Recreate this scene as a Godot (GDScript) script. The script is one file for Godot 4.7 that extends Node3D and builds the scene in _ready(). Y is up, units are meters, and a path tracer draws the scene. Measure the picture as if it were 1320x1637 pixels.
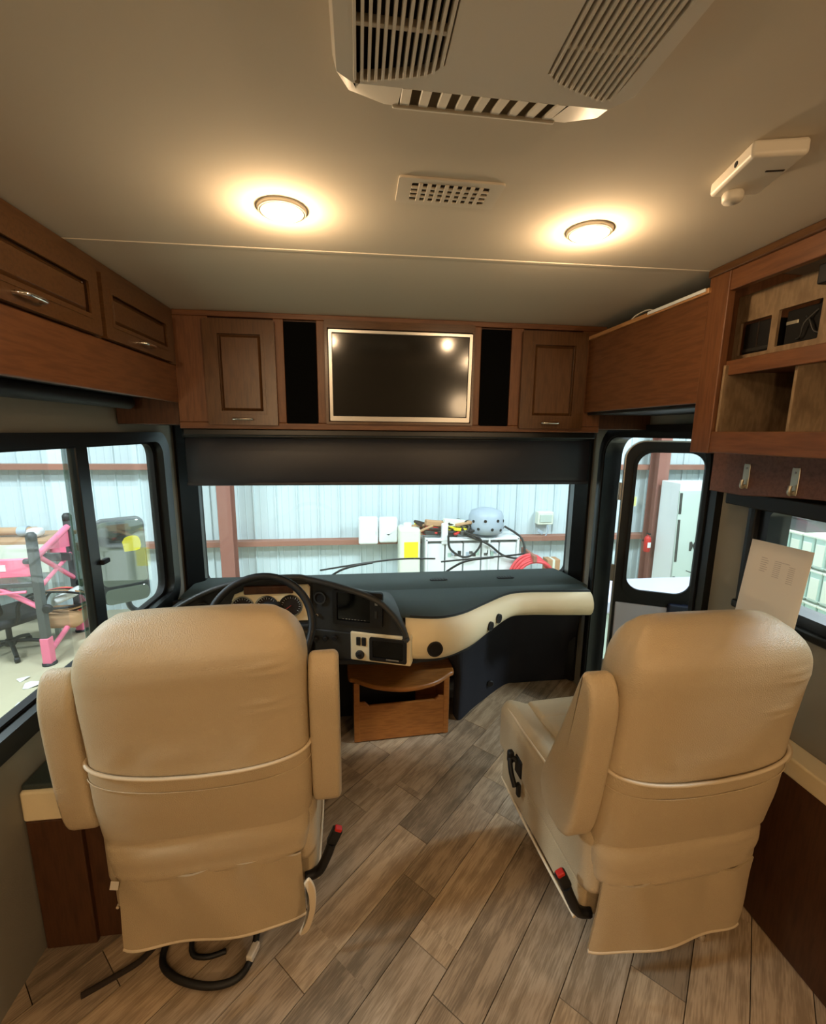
extends Node3D
# Driver's cab of a motorhome parked in a workshop. Metres, y up, the camera looks along -z.

const SIDE := Basis(Vector3(0, 0, 1), Vector3(0, 1, 0), Vector3(-1, 0, 0))   # outlines drawn as (z, y), thickness along x
const FLAT := Basis(Vector3(1, 0, 0), Vector3(0, 0, -1), Vector3(0, 1, 0))   # outlines drawn as (x, -z), thickness along y
const XL := -1.02       # inner faces of the side walls
const XR := 1.42
const CEIL := 2.13
const GROUND := -0.95   # workshop floor, seen from the cab floor at 0

var rng := RandomNumberGenerator.new()
var M := {}


# ---------------------------------------------------------------- naming
func numbered(parent: Node, called: String) -> String:
	if not parent.has_node(NodePath(called)):
		return called
	var n := 1
	while parent.has_node(NodePath("%s_%03d" % [called, n])):
		n += 1
	return "%s_%03d" % [called, n]


func put(node: Node, called: String, parent: Node = null) -> Node:
	var p: Node = parent if parent else self
	node.name = numbered(p, called)
	p.add_child(node, true)
	return node


func tag(o: Node, label: String, category: String, group := "") -> Node:
	o.set_meta("label", label)
	o.set_meta("category", category)
	if group != "":
		o.set_meta("group", group)
	return o


func thing(called: String, label: String, category: String, at := Vector3.ZERO, turn := 0.0, group := "") -> Node3D:
	var o := Node3D.new()
	put(o, called)
	o.position = at
	o.rotation.y = deg_to_rad(turn)
	tag(o, label, category, group)
	return o


func part(called: String, mesh: Mesh, mat: Material, parent: Node, at := Transform3D()) -> MeshInstance3D:
	var o := MeshInstance3D.new()
	o.mesh = mesh
	o.material_override = mat
	o.transform = at
	put(o, called, parent)
	return o


func solo(called: String, mesh: Mesh, mat: Material, label: String, category: String, at := Transform3D(), group := "") -> MeshInstance3D:
	var o := part(called, mesh, mat, self, at)
	tag(o, label, category, group)
	return o


func struct(called: String, mesh: Mesh, mat: Material, at := Transform3D()) -> MeshInstance3D:
	var o := part(called, mesh, mat, self, at)
	o.set_meta("kind", "structure")
	return o


func copy(root: Node3D, at: Transform3D, label: String, group := "") -> Node3D:
	var r: Node3D = root.duplicate()
	var base: String = root.name
	put(r, base.trim_suffix("_001"))
	r.transform = at
	r.set_meta("label", label)
	if group != "":
		r.set_meta("group", group)
	return r


func at(p: Vector3, deg := Vector3.ZERO) -> Transform3D:
	return Transform3D(Basis.from_euler(deg * PI / 180.0), p)


func side(x: float) -> Transform3D:
	return Transform3D(SIDE, Vector3(x, 0, 0))


func flat(y: float) -> Transform3D:
	return Transform3D(FLAT, Vector3(0, y, 0))


# ---------------------------------------------------------------- shapes
func begin() -> SurfaceTool:
	var st := SurfaceTool.new()
	st.begin(Mesh.PRIMITIVE_TRIANGLES)
	return st


func done(st: SurfaceTool) -> ArrayMesh:
	st.generate_normals()
	return st.commit()


func tri(st: SurfaceTool, a: Vector3, b: Vector3, c: Vector3) -> void:   # given counter-clockwise from outside
	st.add_vertex(a)
	st.add_vertex(c)
	st.add_vertex(b)


func quad(st: SurfaceTool, a: Vector3, b: Vector3, c: Vector3, d: Vector3) -> void:
	tri(st, a, b, c)
	tri(st, a, c, d)


func sheet(st: SurfaceTool, rows: Array, closed := false, flip := false, sg := 0) -> void:   # outside = along a row x from row to row
	st.set_smooth_group(sg)
	for i in rows.size() - 1:
		var r: PackedVector3Array = rows[i]
		var s: PackedVector3Array = rows[i + 1]
		var n := r.size()
		for j in (n if closed else n - 1):
			var k := (j + 1) % n
			if flip:
				quad(st, r[k], r[j], s[j], s[k])
			else:
				quad(st, r[j], r[k], s[k], s[j])


func lid(st: SurfaceTool, ring: PackedVector3Array, flip := false, sg := 1) -> void:
	st.set_smooth_group(sg)
	var c := Vector3.ZERO
	for p in ring:
		c += p
	c /= ring.size()
	for j in ring.size():
		var a := ring[j]
		var b := ring[(j + 1) % ring.size()]
		if flip:
			tri(st, c, b, a)
		else:
			tri(st, c, a, b)


func rbox(size: Vector3, r := 0.005, seg := 2, mid := Vector3i.ONE, bend = null) -> ArrayMesh:
	var h := size / 2.0
	r = minf(r, minf(h.x, minf(h.y, h.z)) * 0.999)
	var lines := []
	for k in 3:
		var l := PackedFloat32Array()
		for i in seg + 1:
			l.append(-h[k] if i == 0 else -h[k] + r - r * tan(PI / 4.0 * (1.0 - float(i) / seg)))
		for i in range(1, mid[k]):
			l.append(lerpf(-h[k] + r, h[k] - r, float(i) / mid[k]))
		for i in seg + 1:
			l.append(h[k] if i == seg else h[k] - r + r * tan(PI / 4.0 * float(i) / seg))
		lines.append(l)
	var st := begin()
	for k in 3:
		var ua := (k + 1) % 3
		var va := (k + 2) % 3
		for s in [-1.0, 1.0]:
			var us: PackedFloat32Array = lines[ua]
			var vs: PackedFloat32Array = lines[va]
			var pos := []
			var nor := []
			for v in vs:
				var pr := PackedVector3Array()
				var nr := PackedVector3Array()
				for u in us:
					var p := Vector3.ZERO
					p[k] = s * h[k]
					p[ua] = u
					p[va] = v
					var lim := h - Vector3(r, r, r)
					var inner := Vector3(clampf(p.x, -lim.x, lim.x), clampf(p.y, -lim.y, lim.y), clampf(p.z, -lim.z, lim.z))
					var n := (p - inner).normalized()
					var q := inner + n * r
					pr.append(bend.call(q) if bend != null else q)
					nr.append(n)
				pos.append(pr)
				nor.append(nr)
			for i in vs.size() - 1:
				for j in us.size() - 1:
					var idx := [[i, j], [i, j + 1], [i + 1, j + 1], [i, j], [i + 1, j + 1], [i + 1, j]]
					if s > 0:
						idx = [[i, j], [i + 1, j + 1], [i, j + 1], [i, j], [i + 1, j], [i + 1, j + 1]]
					for e in idx:
						if not bend != null:
							st.set_normal(nor[e[0]][e[1]])
						st.add_vertex(pos[e[0]][e[1]])
	if bend != null:
		st.generate_normals()
	return st.commit()


func ccw(poly: PackedVector2Array) -> PackedVector2Array:
	var p := poly.duplicate()
	var a := 0.0
	for i in p.size():
		a += p[i].cross(p[(i + 1) % p.size()])
	if a < 0.0:
		p.reverse()
	return p


func inset(p: PackedVector2Array, d: float) -> PackedVector2Array:
	var out := PackedVector2Array()
	for i in p.size():
		var e0 := (p[i] - p[(i + p.size() - 1) % p.size()]).normalized()
		var e1 := (p[(i + 1) % p.size()] - p[i]).normalized()
		var n0 := Vector2(-e0.y, e0.x)
		var n1 := Vector2(-e1.y, e1.x)
		var n := (n0 + n1).normalized()
		out.append(p[i] + n * d / maxf(n.dot(n1), 0.4))
	return out


func lift(p: PackedVector2Array, z: float) -> PackedVector3Array:
	var out := PackedVector3Array()
	for v in p:
		out.append(Vector3(v.x, v.y, z))
	return out


func plate(st: SurfaceTool, poly: PackedVector2Array, z: float, up: bool, sg := -1) -> void:
	st.set_smooth_group(sg)
	var ids := Geometry2D.triangulate_polygon(poly)
	for i in range(0, ids.size(), 3):
		var a := poly[ids[i]]
		var b := poly[ids[i + 1]]
		var c := poly[ids[i + 2]]
		if ((b - a).cross(c - a) > 0.0) != up:
			var t := b
			b = c
			c = t
		tri(st, Vector3(a.x, a.y, z), Vector3(b.x, b.y, z), Vector3(c.x, c.y, z))


func prism(outline: PackedVector2Array, depth: float, bevel := 0.0, smooth := false, segs := 1, offset := 0.0) -> ArrayMesh:   # outline in xy, thickness centred on z = offset
	var st := begin()
	var p := ccw(outline)
	var sg := 0 if smooth else -1
	var h := depth / 2.0
	var rows := []
	if bevel <= 0.0:
		rows = [lift(p, offset - h), lift(p, offset + h)]
	else:
		for i in segs + 1:
			var a := PI / 2.0 * i / segs
			rows.append(lift(inset(p, bevel * (1.0 - sin(a))), offset - h + bevel * (1.0 - cos(a))))
		for i in segs + 1:
			var a := PI / 2.0 * (1.0 - float(i) / segs)
			rows.append(lift(inset(p, bevel * (1.0 - sin(a))), offset + h - bevel * (1.0 - cos(a))))
	sheet(st, rows, true, false, sg)
	var cap := inset(p, bevel) if bevel > 0.0 else p
	if smooth:
		lid(st, lift(cap, offset - h), true, 0)
		lid(st, lift(cap, offset + h), false, 0)
	else:
		plate(st, cap, offset - h, false)
		plate(st, cap, offset + h, true)
	return done(st)


func rrect(a: Vector2, b: Vector2, r: float, seg := 6) -> PackedVector2Array:
	var lo := Vector2(minf(a.x, b.x), minf(a.y, b.y))
	var hi := Vector2(maxf(a.x, b.x), maxf(a.y, b.y))
	if r <= 0.0:
		return PackedVector2Array([lo, Vector2(hi.x, lo.y), hi, Vector2(lo.x, hi.y)])
	var out := PackedVector2Array()
	var cs := [Vector2(lo.x + r, lo.y + r), Vector2(hi.x - r, lo.y + r), Vector2(hi.x - r, hi.y - r), Vector2(lo.x + r, hi.y - r)]
	for k in 4:
		for i in seg + 1:
			var t := PI + PI / 2.0 * (k + float(i) / seg)
			out.append(cs[k] + Vector2(cos(t), sin(t)) * r)
	return out


func arc_poly(c: Vector2, r: float, n := 24, a0 := 0.0, a1 := TAU) -> PackedVector2Array:
	var out := PackedVector2Array()
	var whole := absf(a1 - a0 - TAU) < 0.001
	for i in (n if whole else n + 1):
		var t := lerpf(a0, a1, float(i) / n)
		out.append(c + Vector2(cos(t), sin(t)) * r)
	return out


func hit(poly: PackedVector2Array, c: Vector2, d: Vector2) -> Vector2:
	var best := 0.0
	for i in poly.size():
		var a := poly[i] - c
		var e := poly[(i + 1) % poly.size()] - poly[i]
		var den := d.cross(e)
		if absf(den) < 1e-9:
			continue
		var t := a.cross(e) / den
		var s := a.cross(d) / den
		if t > best and s > -1e-5 and s < 1.00001:
			best = t
	return c + d * best


func ring(outer: PackedVector2Array, inner: PackedVector2Array, depth: float, offset := 0.0) -> ArrayMesh:   # a plate with a hole; both outlines seen whole from the hole's centre
	var c := Vector2.ZERO
	for p in inner:
		c += p
	c /= inner.size()
	var angles := []
	for p in outer:
		angles.append((p - c).angle())
	for p in inner:
		angles.append((p - c).angle())
	angles.sort()
	var o := PackedVector2Array()
	var n := PackedVector2Array()
	var last := -100.0
	for a in angles:
		if a - last < 1e-4:
			continue
		last = a
		var d := Vector2(cos(a), sin(a))
		o.append(hit(outer, c, d))
		n.append(hit(inner, c, d))
	var st := begin()
	var z0 := offset - depth / 2.0
	var z1 := offset + depth / 2.0
	sheet(st, [lift(o, z1), lift(n, z1)], true, false, 1)
	sheet(st, [lift(n, z0), lift(o, z0)], true, false, 2)
	sheet(st, [lift(o, z0), lift(o, z1)], true, false, -1)
	sheet(st, [lift(n, z1), lift(n, z0)], true, false, 3)
	return done(st)


func tube(pts: PackedVector3Array, r: float, sides := 8, closed := false, radii := PackedFloat32Array()) -> ArrayMesh:
	var st := begin()
	add_tube(st, pts, r, sides, closed, radii)
	return done(st)


func add_tube(st: SurfaceTool, pts: PackedVector3Array, r: float, sides := 8, closed := false, radii := PackedFloat32Array()) -> void:
	var rows := []
	var n := Vector3.ZERO
	var count := pts.size()
	for i in count:
		var t: Vector3
		if closed:
			t = pts[(i + 1) % count] - pts[(i + count - 1) % count]
		else:
			t = pts[mini(i + 1, count - 1)] - pts[maxi(i - 1, 0)]
		t = t.normalized()
		if n == Vector3.ZERO:
			n = t.cross(Vector3.UP if absf(t.y) < 0.9 else Vector3.RIGHT).normalized()
		n = (n - t * n.dot(t)).normalized()
		var b := t.cross(n)
		var row := PackedVector3Array()
		var rr := radii[i] if radii.size() == count else r
		for k in sides:
			var a := TAU * k / sides
			row.append(pts[i] + (n * cos(a) + b * sin(a)) * rr)
		rows.append(row)
	if closed:
		rows.append(rows[0])
	sheet(st, rows, true)
	if not closed:
		lid(st, rows[0], true)
		lid(st, rows[-1])


func curve(pts: PackedVector3Array, per := 6, closed := false) -> PackedVector3Array:   # smooth line through the points
	var out := PackedVector3Array()
	var n := pts.size()
	for i in (n if closed else n - 1):
		var a := pts[(i + n - 1) % n] if closed else pts[maxi(i - 1, 0)]
		var b := pts[i]
		var c := pts[(i + 1) % n]
		var d := pts[(i + 2) % n] if closed else pts[mini(i + 2, n - 1)]
		for k in per:
			out.append(b.cubic_interpolate(c, a, d, float(k) / per))
	if not closed:
		out.append(pts[n - 1])
	return out


func curve2(pts: PackedVector2Array, per := 6) -> PackedVector2Array:
	var out := PackedVector2Array()
	for p in curve(lift(pts, 0.0), per):
		out.append(Vector2(p.x, p.y))
	return out


func lathe(profile: PackedVector2Array, n := 24) -> ArrayMesh:   # (radius, y) from bottom to top
	var st := begin()
	var rows := []
	for p in profile:
		var row := PackedVector3Array()
		for i in n:
			var a := TAU * i / n
			row.append(Vector3(cos(a) * p.x, p.y, -sin(a) * p.x))
		rows.append(row)
	sheet(st, rows, true)
	lid(st, rows[0], true)
	lid(st, rows[-1])
	return done(st)


func disc(r: float, h: float, n := 24, b := 0.002) -> ArrayMesh:
	return lathe(PackedVector2Array([Vector2(r - b, -h / 2), Vector2(r, -h / 2 + b), Vector2(r, h / 2 - b), Vector2(r - b, h / 2)]), n)


func joined(list: Array) -> ArrayMesh:   # [mesh, transform] pairs as one mesh
	var st := begin()
	for e in list:
		st.append_from(e[0], 0, e[1])
	return st.commit()


func v2(list: Array) -> PackedVector2Array:
	var out := PackedVector2Array()
	for i in range(0, list.size(), 2):
		out.append(Vector2(list[i], list[i + 1]))
	return out


func v3(list: Array) -> PackedVector3Array:
	var out := PackedVector3Array()
	for i in range(0, list.size(), 3):
		out.append(Vector3(list[i], list[i + 1], list[i + 2]))
	return out


# ---------------------------------------------------------------- materials
func mat(color: Color, rough := 0.6, metal := 0.0, spec := 0.5) -> StandardMaterial3D:
	var m := StandardMaterial3D.new()
	m.albedo_color = color
	m.roughness = rough
	m.metallic = metal
	m.metallic_specular = spec
	return m


func noise(freq: float, ramp := [], octaves := 4, seed_ := 1, size := 256) -> NoiseTexture2D:
	var t := NoiseTexture2D.new()
	t.width = size
	t.height = size
	t.seamless = true
	var n := FastNoiseLite.new()
	n.noise_type = FastNoiseLite.TYPE_SIMPLEX_SMOOTH
	n.seed = seed_
	n.frequency = freq
	n.fractal_octaves = octaves
	t.noise = n
	if ramp.size():
		var g := Gradient.new()
		var offs := PackedFloat32Array()
		var cols := PackedColorArray()
		for i in range(0, ramp.size(), 2):
			offs.append(ramp[i])
			cols.append(ramp[i + 1])
		g.offsets = offs
		g.colors = cols
		t.color_ramp = g
	return t


func tri_mat(m: StandardMaterial3D, scale: Vector3) -> StandardMaterial3D:
	m.uv1_triplanar = true
	m.uv1_scale = scale
	return m


func bumpy(m: StandardMaterial3D, t: Texture2D, cm: float, scale: Vector3) -> StandardMaterial3D:
	m.heightmap_enabled = true
	m.heightmap_texture = t
	m.heightmap_scale = cm
	return tri_mat(m, scale)


func wood(t: Texture2D, tint: Color, scale: Vector3, rough := 0.3) -> StandardMaterial3D:
	var m := mat(tint, rough)
	m.albedo_texture = t
	return tri_mat(m, scale)


func plank_image(seed_: int, base: Color, dark: Color) -> ImageTexture:
	var w := 1024
	var h := 256
	var im := Image.create(w, h, false, Image.FORMAT_RGB8)
	var a := FastNoiseLite.new()
	a.seed = seed_
	a.frequency = 0.006
	a.fractal_octaves = 3
	var b := FastNoiseLite.new()
	b.seed = seed_ + 7
	b.frequency = 0.016
	b.fractal_octaves = 3
	for y in h:
		for x in w:
			var streak := a.get_noise_2d(x * 0.25, y * 4.0)
			var fine := b.get_noise_2d(x * 0.8, y * 14.0)
			var blot := a.get_noise_2d(x * 1.2 + 400.0, y * 1.5)
			var k := clampf(0.46 + streak * 0.9 + fine * 0.85 + blot * 0.5, 0.0, 1.0)
			im.set_pixel(x, y, base.lerp(dark, k))
	return ImageTexture.create_from_image(im)


func make_materials() -> void:
	var grain := noise(0.02, [0.0, Color(0.80, 0.77, 0.74), 0.45, Color(0.93, 0.92, 0.91), 0.6, Color(1, 1, 1), 1.0, Color(0.86, 0.84, 0.82)], 4, 3)
	var leather := noise(0.06, [], 3, 11)
	var cloth := noise(0.09, [], 3, 12)
	M.wood_x = wood(grain, Color(0.35, 0.238, 0.135), Vector3(1.2, 12, 12))
	M.wood_y = wood(grain, Color(0.35, 0.238, 0.135), Vector3(12, 1.2, 12))
	M.wood_z = wood(grain, Color(0.35, 0.238, 0.135), Vector3(12, 12, 1.2))
	M.panel_z = wood(grain, Color(0.43, 0.272, 0.155), Vector3(9, 9, 0.9), 0.45)
	M.panel_x = wood(grain, Color(0.43, 0.272, 0.155), Vector3(0.9, 9, 9), 0.45)
	M.panel_y = wood(grain, Color(0.43, 0.272, 0.155), Vector3(9, 0.9, 9), 0.45)
	M.box_wood = wood(grain, Color(0.66, 0.42, 0.19), Vector3(1.2, 12, 12), 0.38)
	M.lit_edge_wood = wood(grain, Color(0.74, 0.55, 0.36), Vector3(9, 9, 0.9), 0.4)  # paler tint carries the ceiling light falling on the valance top edge
	M.dark_wood = wood(grain, Color(0.31, 0.185, 0.095), Vector3(10, 1.0, 10), 0.5)
	M.red_wood = wood(grain, Color(0.45, 0.30, 0.23), Vector3(9, 9, 1.0), 0.5)
	M.ply = wood(grain, Color(0.54, 0.455, 0.345), Vector3(6, 2, 6), 0.65)
	M.ceiling = bumpy(mat(Color(0.80, 0.765, 0.70), 0.95, 0.0, 0.2), cloth, 0.004, Vector3(8, 8, 8))
	M.wall = bumpy(mat(Color(0.55, 0.535, 0.49), 0.9, 0.0, 0.25), cloth, 0.02, Vector3(8, 8, 8))
	M.leather = bumpy(mat(Color(0.76, 0.685, 0.555), 0.42, 0.0, 0.5), leather, 0.12, Vector3(14, 14, 14))
	M.leather_dark = bumpy(mat(Color(0.74, 0.665, 0.535), 0.5, 0.0, 0.45), leather, 0.12, Vector3(14, 14, 14))
	M.piping = mat(Color(0.85, 0.78, 0.66), 0.4)
	M.cream = bumpy(mat(Color(0.93, 0.87, 0.72), 0.5), leather, 0.05, Vector3(20, 20, 20))
	M.black = mat(Color(0.045, 0.045, 0.05), 0.55)
	M.black_soft = bumpy(mat(Color(0.075, 0.078, 0.09), 0.6), leather, 0.08, Vector3(16, 16, 16))
	M.black_gloss = mat(Color(0.012, 0.012, 0.014), 0.12, 0.0, 0.5)
	M.kick = bumpy(mat(Color(0.16, 0.165, 0.19), 0.8, 0.0, 0.3), cloth, 0.1, Vector3(10, 10, 10))
	M.dash_top = bumpy(mat(Color(0.215, 0.25, 0.24), 0.62, 0.0, 0.4), leather, 0.08, Vector3(18, 18, 18))
	M.pod = bumpy(mat(Color(0.19, 0.19, 0.18), 0.5, 0.0, 0.45), leather, 0.06, Vector3(18, 18, 18))
	M.pod_face = mat(Color(0.15, 0.15, 0.145), 0.5)
	M.shade = bumpy(mat(Color(0.215, 0.22, 0.255), 0.33, 0.0, 0.5), cloth, 0.03, Vector3(10, 10, 10))
	M.speaker_cloth = bumpy(mat(Color(0.03, 0.033, 0.035), 0.95, 0.0, 0.2), cloth, 0.2, Vector3(30, 30, 30))
	M.rubber = mat(Color(0.02, 0.02, 0.022), 0.7)
	M.frame = mat(Color(0.035, 0.037, 0.038), 0.35)
	M.chrome = mat(Color(0.9, 0.88, 0.84), 0.16, 1.0)
	M.silver = mat(Color(0.72, 0.71, 0.69), 0.32, 0.9)
	M.nickel = mat(Color(0.78, 0.76, 0.68), 0.35, 0.7)
	M.white = mat(Color(0.86, 0.83, 0.77), 0.45)
	M.vent = mat(Color(0.80, 0.765, 0.70), 0.6)
	M.white_cool = mat(Color(0.88, 0.9, 0.9), 0.45)
	M.paper = mat(Color(0.93, 0.9, 0.85), 0.85)
	M.dark = mat(Color(0.03, 0.025, 0.02), 0.9)
	M.duct = mat(Color(0.16, 0.12, 0.09), 0.9)
	M.red = mat(Color(0.75, 0.12, 0.08), 0.5)
	M.grout = mat(Color(0.40, 0.35, 0.29), 0.9)
	M.steel = bumpy(mat(Color(0.79, 0.855, 0.87), 0.4, 0.0, 0.4), cloth, 0.03, Vector3(1, 1, 1))
	M.concrete = bumpy(mat(Color(0.72, 0.69, 0.58), 0.35), cloth, 0.05, Vector3(1.2, 1.2, 1.2))
	M.girt = mat(Color(0.58, 0.40, 0.33), 0.6)
	M.column = mat(Color(0.55, 0.36, 0.31), 0.6)
	M.pink = mat(Color(0.92, 0.47, 0.58), 0.4)
	M.post = mat(Color(0.36, 0.37, 0.37), 0.4, 0.5)
	M.hose_red = mat(Color(0.82, 0.27, 0.29), 0.45)
	M.yellow = mat(Color(0.93, 0.88, 0.1), 0.6)
	M.pale_yellow = mat(Color(0.84, 0.85, 0.55), 0.6)
	M.mint = mat(Color(0.66, 0.78, 0.73), 0.4)
	M.grey_blue = mat(Color(0.63, 0.69, 0.74), 0.5)
	M.cardboard = mat(Color(0.7, 0.55, 0.4), 0.8)
	M.tank = mat(Color(0.86, 0.89, 0.82), 0.4)
	M.panel_grey = mat(Color(0.72, 0.78, 0.74), 0.5)
	M.mirror = mat(Color(0.62, 0.68, 0.64), 0.06, 1.0)
	M.glass = mat(Color(0.92, 1.0, 0.98, 0.05), 0.03)
	M.glass.transparency = BaseMaterial3D.TRANSPARENCY_ALPHA
	M.glass_edge = mat(Color(0.45, 0.6, 0.55, 0.5), 0.1)
	M.glass_edge.transparency = BaseMaterial3D.TRANSPARENCY_ALPHA
	M.lens = mat(Color(1, 0.9, 0.72), 0.5)
	M.lens.emission_enabled = true
	M.lens.emission = Color(1.0, 0.84, 0.58)
	M.lens.emission_energy_multiplier = 5.0
	M.led = mat(Color(0.9, 0.95, 1.0), 0.5)
	M.led.emission_enabled = true
	M.led.emission = Color(0.86, 0.97, 1.0)
	M.led.emission_energy_multiplier = 3.0
	M.tiny_led = mat(Color(1, 1, 1), 0.5)
	M.tiny_led.emission_enabled = true
	M.tiny_led.emission = Color(1, 0.98, 0.95)
	M.tiny_led.emission_energy_multiplier = 2.0
	M.plank = []
	for e in [[Color(0.75, 0.66, 0.54), Color(0.60, 0.515, 0.41)], [Color(0.68, 0.60, 0.50), Color(0.51, 0.445, 0.365)], [Color(0.61, 0.54, 0.45), Color(0.45, 0.395, 0.325)], [Color(0.70, 0.625, 0.53), Color(0.55, 0.48, 0.39)]]:
		var m := mat(Color(1, 1, 1), 0.42, 0.0, 0.45)
		m.albedo_texture = plank_image(20 + M.plank.size() * 13, e[0], e[1])
		M.plank.append(m)


# ---------------------------------------------------------------- scene
func _ready() -> void:
	rng.seed = 7
	var cam := Camera3D.new()
	put(cam, "camera")
	var yaw := 0.123
	var pitch := 0.1813
	var roll := 0.0105
	var fw := Vector3(sin(yaw) * cos(pitch), -sin(pitch), -cos(yaw) * cos(pitch))
	var rt0 := Vector3(cos(yaw), 0, sin(yaw))
	var up0 := rt0.cross(fw)
	var rt := rt0 * cos(roll) + up0 * sin(roll)
	var up := up0 * cos(roll) - rt0 * sin(roll)
	cam.transform = Transform3D(Basis(rt, up, -fw), Vector3(0, 1.65, 0))
	cam.fov = rad_to_deg(2.0 * atan(818.5 / 700.0))
	cam.near = 0.05
	cam.far = 60.0
	cam.current = true
	var we := WorldEnvironment.new()
	var env := Environment.new()
	env.background_mode = Environment.BG_COLOR
	env.background_color = Color(0.5, 0.55, 0.6)
	env.tonemap_mode = Environment.TONE_MAPPER_LINEAR
	env.tonemap_exposure = 1.06
	env.sdfgi_enabled = true
	env.ssao_enabled = true
	env.ssil_enabled = true
	we.environment = env
	put(we, "world_environment")
	make_materials()
	workshop_lights()
	workshop_shell()
	cab_shell()
	floor_planks()
	ceiling_fittings()
	left_cupboards()
	front_cupboards()
	right_cupboards()
	windscreen()
	dashboard()
	seats()
	cab_sides()
	entry_door()
	small_things()
	workshop_things()


const PUCK_ENERGY := 0.125
const REAR_ENERGY := 0.27
const ADDED_SCONCE_ENERGY := 0.78
const WORKSHOP_ENERGY := 27.0


func ceiling_lamp(x: float, z: float, label: String, group := "", energy := PUCK_ENERGY) -> void:
	var t := thing("ceiling_light", label, "light", Vector3(x, CEIL, z), 0, group)
	part("trim_ring", lathe(v2([0.049, -0.008, 0.052, -0.006, 0.054, 0.0, 0.045, 0.0, 0.045, -0.008, 0.049, -0.008]), 32), M.white, t)
	part("lens", lathe(v2([0.0, -0.0125, 0.025, -0.0122, 0.042, -0.0105, 0.0465, -0.008, 0.0465, -0.002, 0.0, -0.002]), 32), M.lens, t)
	var l := OmniLight3D.new()
	l.light_color = Color(1.0, 0.845, 0.66)
	l.light_energy = energy
	l.light_size = 0.025
	l.omni_range = 12.0
	l.omni_attenuation = 2.0
	l.shadow_enabled = true
	put(l, "lamp_glow", t)
	l.position = Vector3(0, -0.034, 0)


func workshop_lights() -> void:
	var i := 0
	for p in [Vector3(-4.2, 3.9, -3.6), Vector3(0.2, 3.9, -3.2), Vector3(4.6, 3.9, -3.6), Vector3(-4.6, 3.9, -0.6), Vector3(5.2, 3.9, -0.6)]:
		var where: String = ["beyond the scaffold side window", "in front of the windscreen", "beyond the entry door", "beside the driver's window", "beside the passenger window"][i]
		var t := thing("workshop_light", "long white workshop ceiling light hanging " + where, "light", p, 0, "workshop ceiling lights")
		part("housing", rbox(Vector3(1.5, 0.08, 0.5), 0.01), M.white_cool, t)
		part("lens", rbox(Vector3(1.44, 0.02, 0.44), 0.005), M.led, t, at(Vector3(0, -0.045, 0)))
		var l := AreaLight3D.new()
		l.area_size = Vector2(1.44, 0.44)
		l.light_color = Color(0.90, 0.97, 1.0)
		l.light_energy = WORKSHOP_ENERGY
		l.area_range = 25.0
		l.shadow_enabled = true
		put(l, "lamp_glow", t)
		l.transform = at(Vector3(0, -0.065, 0), Vector3(-90, 0, 0))
		for x in [-0.6, 0.6]:
			part("hanger", rbox(Vector3(0.02, 0.27, 0.02), 0.004), M.silver, t, at(Vector3(x, 0.17, 0)))
		i += 1


func workshop_shell() -> void:
	var z := -6.45
	struct("floor_workshop", rbox(Vector3(20, 0.2, 18), 0.01), M.concrete, at(Vector3(0, GROUND - 0.1, 0)))
	struct("ceiling_workshop", rbox(Vector3(20, 0.2, 18), 0.01), M.white_cool, at(Vector3(0, 4.3, 0)))
	struct("wall_workshop_left", rbox(Vector3(0.2, 5.4, 18), 0.01), M.steel, at(Vector3(-9.2, 1.6, 0)))
	struct("wall_workshop_right", rbox(Vector3(0.2, 5.4, 18), 0.01), M.steel, at(Vector3(9.2, 1.6, 0)))
	struct("wall_workshop_back", rbox(Vector3(18.6, 5.4, 0.2), 0.01), M.steel, at(Vector3(0, 1.6, 8.4)))
	var wall := struct("wall_workshop_front", rbox(Vector3(18.6, 5.4, 0.1), 0.01), M.steel, at(Vector3(0, 1.6, z - 0.12)))
	# ribbed steel sheets, one rib to each 305 mm
	var pr := v2([-0.1525, 0, -0.148, 0.028, -0.130, 0.030, -0.124, 0.004, -0.054, 0.004, -0.048, 0.010, -0.042, 0.004, 0.046, 0.004, 0.052, 0.010, 0.058, 0.004, 0.1525, 0.004, 0.1525, -0.004, -0.1525, -0.004])
	var sheet_mesh := prism(pr, 5.2)
	for i in 56:
		part("panel", sheet_mesh, M.steel, wall, Transform3D(Basis(Vector3(1, 0, 0), Vector3(0, 0, 1), Vector3(0, -1, 0)), Vector3(-8.4 + 0.305 * i, 0, 0.055)))
	# girts and columns
	var zee := v2([0, 0, 0.07, 0, 0.07, -0.012, 0.012, -0.012, 0.012, -0.075, -0.0, -0.075])
	for y in [1.14, 0.035, 3.2]:
		var g := part("girt", joined([[rbox(Vector3(18, 0.075, 0.012), 0.003), at(Vector3(0, 0, 0.07))], [rbox(Vector3(18, 0.012, 0.14), 0.003), at(Vector3(0, 0.033, 0.0))]]), M.girt, wall, at(Vector3(0, y - 1.6, 0.16)))
		g.position.x = 0.0
	for x in [-1.82, 4.56]:
		part("column", joined([[rbox(Vector3(0.18, 5.1, 0.014), 0.003), at(Vector3(0, 0, 0.1))], [rbox(Vector3(0.012, 5.1, 0.2), 0.003), Transform3D()], [rbox(Vector3(0.18, 5.1, 0.014), 0.003), at(Vector3(0, 0, -0.1))]]), M.column, wall, at(Vector3(x, 0, 0.36)))


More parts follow.
